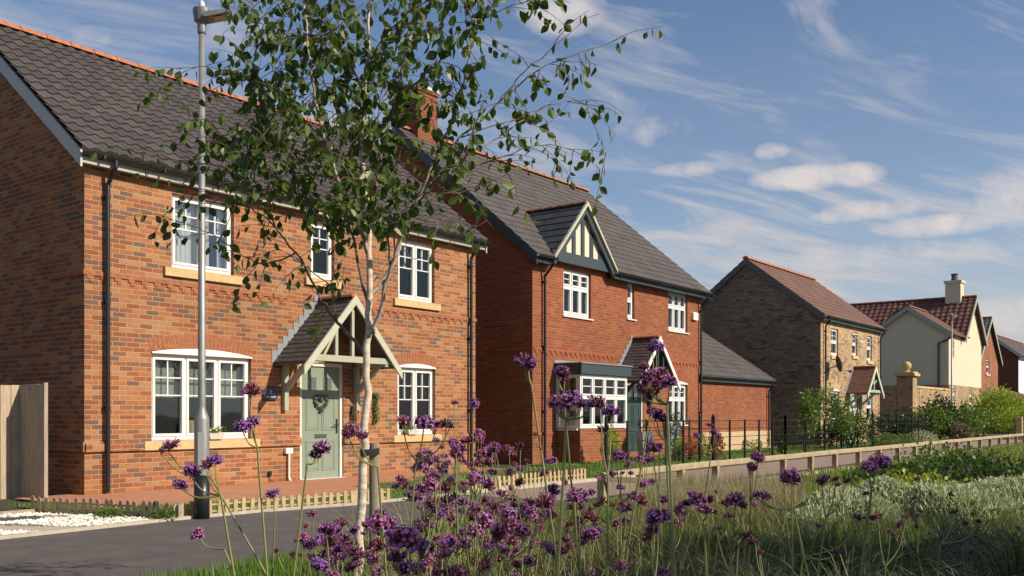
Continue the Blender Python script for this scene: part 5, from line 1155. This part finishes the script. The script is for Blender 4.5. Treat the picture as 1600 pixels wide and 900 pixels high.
for k,(tt,top,r,l) in enumerate([(.6,5.0,1.5,'first broad tree of the row right of the bed, nearest the viewer'),(2.7,5.2,1.7,'second broad tree of the row right of the bed'),(4.9,5.3,1.7,'third broad tree of the row right of the bed'),(6.7,5.0,1.4,'last broad tree of the row right of the bed')]):
    big_tree(l,c2w(SU[0]*5.9+PU[0]*tt,SU[1]*5.9+PU[1]*tt),top+.25,r+.15,8500,5+k,base=1.0)
big_tree('far broad tree beyond the right edge shading the meadow strip',c2w(13.8,14.6),5.4,2.0,5000,9,base=2.6)
# unseen house added on the left to keep sky light off the gable
root,roof=gable_house('sky_blocking_house','added brick house left of the nearest one, outside the picture, blocking sky light',(-15.5,1.5,0),9,7.5,5.05,0,[],(B1,ROOM),tile=('flat',.5,.4,RT1),ridgeZ=8.2,eavez=5.1,ovf=.2,ovs=.2,barge=BARGE,fascia=SOFFIT,down=(8.7,)); root['category']='house'
# ---------------------------------------------------------------- near planting bed
def bedpoly(px0,px1,D0,D1):
    def f(r):
        D=math.sqrt(r.uniform(D0*D0,D1*D1)); px=r.uniform(px0,px1); p=at(px,D); return p.x,p.y
    return f
blades('dry_grass',850,bedpoly(820,1230,4.2,10.5),.30,.006,GRD,lean=1.1,seg=3,clump=9,label='tangled pale dry stems and lavender like tufts behind the purple flowers',cat='grass')
blades('dry_grass',700,bedpoly(600,900,3.2,7.0),.36,.006,GRD,lean=1.0,seg=3,clump=6,label='thin dry stems among the purple flowers left of centre',cat='grass')
blades('green_tufts',3600,bedpoly(760,1640,2.8,9.8),.27,.009,GRT,lean=.5,seg=3,clump=9,label='green and yellow ground cover between the silver shrubs and the dry stems',cat='ground cover')
blades('lavender_haze',900,bedpoly(1000,1250,10.5,13.5),.40,.010,leafmat('dusty lavender stem',(.20,.17,.12),(.38,.33,.24)),lean=.35,seg=2,clump=10,label='faded lavender spikes in front of the knee rail',cat='lavender')
# ornamental grass fountains in the shade at the lower right
def fountain(label,p,h,n,seed,m_=GRB):
    rnd=random.Random(seed); t=thing('ornamental_grass',label,'grass clump',(p[0],p[1],0),group='ornamental grass clumps in the near bed'); mb=MB()
    for k in range(n):
        a=rnd.uniform(0,6.28); l=h*rnd.uniform(.5,1.2); hh=h*rnd.uniform(.55,1.1); wd=rnd.uniform(.003,.006); dx,dy=math.cos(a),math.sin(a); sx,sy=-dy*wd,dx*wd; vs=[];fs=[];K=6; bx,by=rnd.gauss(0,.05),rnd.gauss(0,.05)
        for j in range(K+1):
            t_=j/K; o=l*t_**1.5*.8; z=hh*(math.sin(t_*math.pi*.62)); w_=1-t_*.85
            vs+=[(bx+dx*o-sx*w_,by+dy*o-sy*w_,z),(bx+dx*o+sx*w_,by+dy*o+sy*w_,z)]
        for j in range(K): fs.append((2*j,2*j+1,2*j+3,2*j+2))
        mb.add(vs,fs,(rnd.random(),rnd.random()))
    mb.build('blades',m_,t); return t
fl=[('arching grass clump at the bottom edge below the silver shrub',1330,3.6,.62),('arching grass clump in the lower right corner',1540,3.3,.60),('grass clump between the silver shrubs and the dark corner',1430,4.8,.55),('shaded grass clump right of the dry stems',1210,4.3,.5),('grass clump at the right edge below the silver shrub',1600,4.9,.6),('low grass clump at the bottom right of centre',1130,3.0,.42),('shaded grass clump just in front of the left silver shrub',1290,5.9,.5),('grass clump in front of the right silver shrub',1500,6.3,.5),('nearest grass clump under the violet flower head',1400,2.9,.48),('pale grass clump in the middle of the bed bottom edge',1040,3.4,.42)]
for i,(l,px,D,h) in enumerate(fl): fountain(l,at(px,D),h,380,100+i)
def santolina(label,p,r,h,seed):
    rnd=random.Random(seed); t=thing('silver_shrub',label,'shrub',(p[0],p[1],0),group='silver leaved shrubs in the bed'); mb=MB(); un=MB()
    n=int(5200*r*r)+1500
    for k in range(n):
        a=rnd.uniform(0,6.28); q=math.sqrt(rnd.random()); x,y=math.cos(a)*r*q,math.sin(a)*r*q
        e=h*math.sqrt(max(0,1-q*q*.92))*(1+.22*noise.noise(Vector((x*3+seed,y*3,0)))+.10*noise.noise(Vector((x*9,y*9+seed,1)))); nv=Vector((x/r*.9,y/r*.9,.9)).normalized()
        p0=Vector((x,y,e-.03)); ln=rnd.uniform(.04,.09); d=(nv+Vector((rnd.gauss(0,.4),rnd.gauss(0,.4),rnd.gauss(.3,.3)))).normalized(); s=d.cross(Vector((rnd.gauss(0,1),rnd.gauss(0,1),rnd.gauss(0,1)))).normalized()*rnd.uniform(.006,.011)
        mb.add([p0-s,p0+s,p0+d*ln+s*.7,p0+d*ln-s*.7],[(0,1,2,3)],(rnd.random(),rnd.random()))
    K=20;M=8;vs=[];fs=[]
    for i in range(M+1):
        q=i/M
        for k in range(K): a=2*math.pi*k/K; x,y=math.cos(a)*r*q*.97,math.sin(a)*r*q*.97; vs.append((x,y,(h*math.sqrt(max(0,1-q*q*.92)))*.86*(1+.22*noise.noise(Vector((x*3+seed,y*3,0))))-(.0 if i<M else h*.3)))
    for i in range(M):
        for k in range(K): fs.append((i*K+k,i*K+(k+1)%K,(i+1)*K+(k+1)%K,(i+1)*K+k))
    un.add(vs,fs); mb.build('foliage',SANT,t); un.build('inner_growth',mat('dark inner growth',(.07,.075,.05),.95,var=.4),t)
for i,(l,px,D,r,h) in enumerate([('silver grey shrub mound, leftmost of the group',1325,9.6,.55,.40),('broad silver grey mound in the middle of the group',1400,10.3,.68,.45),('silver grey mound right of the broad one',1490,9.9,.66,.45),('silver grey mound at the right edge of the picture',1585,10.2,.75,.50),('low silver mound on the near side of the leftmost one',1275,9.3,.33,.27)]): santolina(l,at(px,D),r,h,200+i)
for i,(l,px,D,r,zs,mm) in enumerate([('yellow green low bush behind the silver mounds',1420,12.5,.75,.55,LF_Y),('low green bush just beyond the knee rail on the right',1540,17,1.2,.5,LF_G),('low bushy green plant between the knee rail and the silver mounds',1480,20,1.1,.5,LF_G),('dark green bush at the right edge behind the silver mounds',1590,14.5,1.1,.55,LF_D),('bright leafy bush close to the knee rail middle',1395,16.5,.7,.5,LF_G)]): shrub('low_bush',l,'shrub',at(px,D),r,zs,mm,2200,.07,3,stem=False,seed=300+i,cz=.12,up=.5)
blades('tangled_stems',260,bedpoly(560,1300,2.6,9),.55,.005,leafmat('straw stem',(.22,.20,.08),(.46,.40,.20),.2),lean=1.5,seg=5,clump=3,label='long pale straw stems arching in all directions through the bed',cat='stems')
blades('tangled_stems',120,bedpoly(900,1600,2.4,6),.45,.006,GRB,lean=1.6,seg=5,clump=4,label='dark arching stems in the shaded front of the bed',cat='stems')
for i,(l,px,D,r,zs,mm) in enumerate([('bright yellow green leafy patch below the leftmost silver mound',1240,7.6,.45,.45,LF_Y),('leafy green patch in the shaded middle of the bed',1340,6.9,.6,.4,LF_D),('leafy green patch in the shaded right of the bed',1500,7.2,.7,.4,LF_D),('low leafy patch at the right edge of the bed in shade',1600,7.4,.6,.45,LF_D),('leafy green patch left of the yellow green one',1130,7.4,.45,.4,LF_G),('small leafy patch among the dry stems',1010,6.6,.4,.4,LF_G),('leafy patch near the knee rail end',960,8.6,.4,.5,LF_G)]): shrub('leafy_patch',l,'plant',at(px,D),r,zs,mm,1700,.05,3,stem=False,seed=340+i,cz=.08,up=.7)
# ---------------------------------------------------------------- verbena
def head_mesh(kind,seed):
    """one flower head: packed little tubes with florets on top of dark calyces, flattened dome about 46 mm wide"""
    rnd=random.Random(seed); mb=MB(); n=95 if kind=='open' else (75 if kind=='half' else 55)
    nb=rnd.choice((2,3,3)); cen=[Vector((rnd.uniform(-.011,.011),rnd.uniform(-.011,.011),rnd.uniform(-.003,.004))) for _ in range(nb)]
    for i in range(n):
        u=rnd.random(); th=rnd.uniform(0,6.28); ph=math.acos(1-u*1.55); c=cen[i%nb]
        v=Vector((math.sin(ph)*math.cos(th),math.sin(ph)*math.sin(th),math.cos(ph)*.95)); R0=.0155*rnd.uniform(.85,1.15)
        p=c+v*R0; d=(v+Vector((rnd.gauss(0,.15),rnd.gauss(0,.15),.1))).normalized(); a=d.cross(Vector((.3,.2,.9))).normalized(); b=d.cross(a)
        base=c*.5+Vector((0,0,-.006))+v*.003; cr=.0019
        # calyx
        ring=[base+a*math.cos(t)*cr*.7+b*math.sin(t)*cr*.7 for t in (0,2.1,4.2)]+[p+a*math.cos(t)*cr+b*math.sin(t)*cr for t in (0,2.1,4.2)]
        mb.add(ring,[(0,1,4,3),(1,2,5,4),(2,0,3,5),(3,4,5)],(rnd.random(),rnd.random()),1)
        opened=(kind=='open' and rnd.random()<.9) or (kind=='half' and rnd.random()<.42) or (kind=='seed' and rnd.random()<.08)
        if opened:
            q=p+d*.003; fr=rnd.uniform(.0030,.0042); ro=rnd.random(); vs=[q-d*.0012]; fs=[]
            for k in range(10):
                t=2*math.pi*k/10+ro; rr=fr if k%2==0 else fr*.62; vs.append(q+a*math.cos(t)*rr+b*math.sin(t)*rr+d*(.0006 if k%2 else .0002))
            for k in range(10): fs.append((0,1+k,1+(k+1)%10))
            mb.add(vs,fs,(rnd.random(),rnd.random()),0)
    mb.tube([(0,0,-.016),(0,0,.002)],[.0013,.004],5,mi=1)
    me=mb.build('flower_head',[FLP,FLC],None); d=me.data; bpy.data.objects.remove(me); return d
HM={'open':[head_mesh('open',i) for i in range(4)],'half':[head_mesh('half',10+i) for i in range(4)],'seed':[head_mesh('seed',20+i) for i in range(3)]}
rv=random.Random(99)
def verbena(label,base,heads,group=None,stemcol=VST,fork=None):
    """heads: list of (point, diameter in m, kind). One main stem from base to a fork below the heads, then thin pedicels"""
    t=thing('verbena_plant',label,'flower',(base[0],base[1],0),group=group); b=Vector((base[0],base[1],0)); sm=MB()
    hp=[Vector(h[0])-b for h in heads]; cen=sum(hp,Vector())/len(hp); lowz=min(h.z for h in hp)
    fk=Vector((cen.x*.82,cen.y*.82,lowz-rv.uniform(.06,.15))) if fork is None else Vector(fork)-b
    fk.z=max(fk.z,.12); mid=Vector((fk.x*.35+rv.gauss(0,.02),fk.y*.35+rv.gauss(0,.02),fk.z*.5))
    P_=smooth([Vector((0,0,-.03)),mid,fk],5); sm.tube(P_,[.0034-.0013*i/(len(P_)-1) for i in range(len(P_))],5)
    for h,(pt,dia,kind) in zip(hp,heads):
        top=h-Vector((0,0,dia*.28)); side=(top-fk); m_=fk+side*.5+Vector((side.x*.12,side.y*.12,-.12*side.length))
        Q=smooth([fk,m_,top],4); sm.tube(Q,[.0019-.0007*i/(len(Q)-1) for i in range(len(Q))],4,caps=False)
        k=dia/.046; o=bpy.data.objects.new('flower_head',rv.choice(HM[kind])); COL.objects.link(o); o.parent=t; o.location=h; o.scale=(k,k,k*rv.uniform(.85,1.05)); o.rotation_euler=(rv.gauss(0,.3),rv.gauss(0,.3),rv.uniform(0,6.28))
    # a pair of narrow leaves at a lower node
    for sg in (-1,1):
        p=P_[len(P_)//2]; d=Vector((sg*rv.uniform(.5,1),rv.gauss(0,.4),.5)).normalized(); add_leaf(sm,p,d,Vector((0,0,1)),rv.uniform(.05,.09),rv,True)
    sm.build('stem',stemcol,t); return t
SZ=.047
def H(px,py,s,kind='open',D=None,dia=None):
    D=D or 1500*SZ/s; return (at(px,D,py),s/1500*D*1.0,kind)
def V(label,hs,root,D=None,group=None,fork=None):
    hh=[]
    for h in hs:
        px,py,s=h[:3]; kind=h[3] if len(h)>3 else 'open'; d=D*(1+rv.uniform(-.02,.02)) if D else 1500*SZ/s
        hh.append((at(px,d,py),s/1500*d,kind))
    Dm=D or sum((1500*SZ/h[2]) for h in hs)/len(hs)
    base=at(root,Dm*rv.uniform(.97,1.03)); fk=at(fork[0],Dm,fork[1]) if fork else None
    return verbena(label,base,hh,group,fork=fk)
V('leaning verbena with drooping purple heads across the foot of the lamp post',[(300,738,32),(322,727,28,'half'),(286,758,28,'half'),(336,720,26)],470,1.75,fork=(345,775))
V('verbena with a lone brown purple head at the left sill',[(263,697,30,'half'),(252,704,16,'seed')],590,2.0,fork=(330,745))
V('verbena with a single purple head low over the asphalt',[(312,834,27)],520,2.2,fork=(350,858))
V('tall verbena with two heads left of the front door',[(389,612,36,'half'),(380,667,32),(397,660,24)],440,1.9,fork=(402,700))
V('verbena head standing in front of the picket edging',[(427,770,20)],440,2.9)
V('verbena head on a short stem right of the picket lamp area',[(490,803,18,'half')],475,3.2)
V('verbena with dusky heads in front of the letterbox',[(500,703,36,'half'),(492,712,22,'half')],440,1.8,fork=(480,725))
V('verbena with dark tufted heads across the white birch trunk',[(545,675,32,'half'),(562,680,26,'half'),(540,680,20,'seed')],640,1.9,fork=(590,730))
V('verbena with large bright purple head nearest the viewer at bottom centre',[(640,843,66),(622,870,34,'half'),(655,855,36)],660,1.05)
V('verbena with heads in front of the right downstairs window',[(662,660,34),(629,657,26,'half'),(682,664,20,'half'),(702,666,17,'seed')],625,2.0,fork=(650,720))
V('single verbena head on the downpipe line',[(740,631,22)],735,2.8)
V('tall verbena left of the bay window with one half open head',[(820,565,34,'half'),(826,572,22,'half')],905,1.9,fork=(830,600))
V('tall verbena with thick pale stem in front of the bay window side',[(887,630,44),(868,628,30),(908,632,24,'half'),(922,633,18,'half')],884,1.45,fork=(885,655))
V('tall verbena with faded head before the bay roof',[(882,585,34,'half'),(872,580,22,'half')],940,2.0,fork=(880,612))
V('verbena with drooping dusky heads in front of the bay glass',[(938,630,34,'half'),(955,642,28),(940,672,26,'seed')],975,1.9)
V('highest verbena head over the dark porch gable',[(1026,540,28),(1020,545,18,'half')],955,2.3,fork=(1024,600))
V('verbena with wide purple cluster across the dark porch',[(1030,592,42),(1012,590,32),(1046,598,28),(1002,606,28,'half'),(1008,573,22,'half'),(1020,606,26,'seed')],1075,1.55,fork=(1042,632))
V('verbena with heads below the porch cluster',[(1026,650,30),(1036,655,24,'half'),(1017,640,18,'half')],1090,1.95,fork=(1040,690))
V('verbena head in front of the ball topiary',[(1021,700,26),(1030,697,16,'half')],1050,2.4)
V('verbena heads in front of the yellow conifer',[(970,712,26),(963,707,16,'half')],985,2.4)
V('verbena with three small round heads beside the railing end post',[(1116,675,14),(1108,664,12,'half'),(1124,682,12,'half'),(1089,680,13)],1075,3.0,fork=(1112,705))
V('verbena with two heads resting on the knee rail',[(1184,715,26),(1172,728,20),(1177,733,14,'half')],1150,2.5)
V('shaded verbena with wide dark violet head over the path',[(1237,748,36),(1225,750,22,'seed')],1275,1.75)
V('shaded verbena with dark head and brown bud beside it',[(1285,752,26,'half'),(1306,748,16,'seed'),(1322,752,14,'seed')],1230,2.2)
V('verbena with large violet head in front of the knee rail on the right',[(1367,726,40),(1358,729,24)],1240,1.6,fork=(1362,765))
V('shaded verbena with a broad dark head over the dry grass',[(1148,782,36),(1135,786,24,'seed'),(1160,790,22,'seed')],1120,1.6)
V('shaded verbena with two small dark heads over the green cover',[(1193,776,24),(1183,773,18,'half')],1330,2.2,fork=(1240,795))
V('verbena with bright and dark heads on a thick stem at bed centre',[(1092,784,30),(1104,797,30,'half'),(1086,779,20)],1150,1.8,fork=(1100,812))
V('verbena with bright round head before the paving end',[(905,779,36),(898,776,22)],930,1.9)
V('verbena with bright head and dusky one right of the thick stem',[(925,836,32),(912,842,24,'half')],900,2.0)
V('verbena with large bright head over the dry stems',[(1030,806,36),(1022,812,24),(1020,828,24,'half')],1000,1.85)
V('verbena with small bright head by the knee rail end',[(1007,756,18),(990,775,22)],1020,3.0)
V('verbena with low violet head at the bottom edge right of centre',[(965,884,28),(1035,895,24)],980,2.3)
V('shaded seed head verbena on a long slanting stem at the lower right',[(1305,862,16,'seed'),(1250,838,13,'seed'),(1278,822,12,'seed'),(1344,809,18,'seed')],1190,2.4,fork=(1255,870))
V('shaded verbena with sparse seed heads over the silver mounds',[(1352,772,13,'seed'),(1432,748,13,'seed'),(1310,757,14,'seed'),(1430,777,10,'seed')],1330,3.0,fork=(1365,830))
V('brown seed head on the right edge of the silver mounds',[(1490,800,16,'seed'),(1485,772,14,'seed'),(1530,815,14,'seed')],1430,2.7,fork=(1470,850))
V('dark spiky seed heads in front of the bright yellow ground cover',[(1165,838,22,'seed'),(1172,848,16,'seed'),(1115,800,14,'seed')],1175,2.1)
# the dense mass of verbena left and right of centre
import itertools
ORD='leftmost second third fourth fifth sixth seventh eighth ninth tenth eleventh twelfth thirteenth fourteenth fifteenth sixteenth seventeenth eighteenth nineteenth twentieth 21st 22nd 23rd 24th 25th 26th 27th 28th 29th 30th 31st 32nd 33rd 34th 35th 36th'.split()
NUM={2:'two',3:'three',4:'four',5:'five',6:'six',7:'seven',8:'eight',9:'nine'}
def mass(n,px0,px1,py0,py1,D0,D1,label,group,kinds,seed,nh=(3,7),spread=60):
    rr=random.Random(seed); L=[]
    for i in range(n):
        D=rr.uniform(D0,D1); px=rr.uniform(px0,px1); py=rr.triangular(py0,py1,(py0+py1)/2+10); hs=[]
        for k in range(rr.randint(*nh)):
            q=spread*3.0/D; dia=rr.choice((.026,.032,.038,.046)); hs.append((at(px+rr.gauss(0,q*.5),D+rr.gauss(0,.07),py+rr.gauss(0,q*.38)),dia,('seed' if rr.random()<.18 else rr.choice(kinds))))
        lowest=min(h[0].z for h in hs)
        if lowest<.1: continue
        L.append((px,at(px+rr.gauss(0,60/D*2),D+rr.uniform(-.1,.1)),hs))
    L.sort(key=lambda e:e[0])
    for i,(px,b,hs) in enumerate(L):
        k=[h[2] for h in hs]; c='purple' if k.count('open')>len(k)/2 else ('brown' if k.count('seed')>=len(k)/2 else 'dusky')
        verbena('%s headed %s verbena, %s%s in %s'%(NUM[len(hs)],c,ORD[i],'' if i==0 else ' from left',label),b,hs,group)
ka=('open','open','half','half','seed')
mass(30,650,830,700,870,1.9,3.6,'the dense mass right of the birch','verbenas in the dense mass right of the birch',ka,1)
mass(14,600,800,780,890,1.8,3.2,'the low bottom centre mass','verbenas in the low mass at the bottom centre',ka,2)
mass(12,440,590,830,890,2.0,3.2,'the clump at the birch foot','verbenas at the foot of the birch',('open','half','half'),3,spread=45)
mass(16,800,1020,740,890,2.0,4.2,'the scatter below the bay window','verbenas scattered below the bay window',ka,4,nh=(2,5))
mass(7,690,770,665,720,2.4,3.4,'the tall group before the gap between houses','tall verbenas before the gap between the houses',('open','half','half'),5,nh=(2,4),spread=50)
mass(10,900,1130,700,880,2.6,5.0,'the sparse group among the dry stems','verbenas among the dry stems',('half','seed','open','half'),6,nh=(2,4))
mass(7,1120,1560,800,880,2.6,4.6,'the shaded group at lower right','shaded verbenas at the lower right',('seed','seed','half'),7,nh=(2,3))
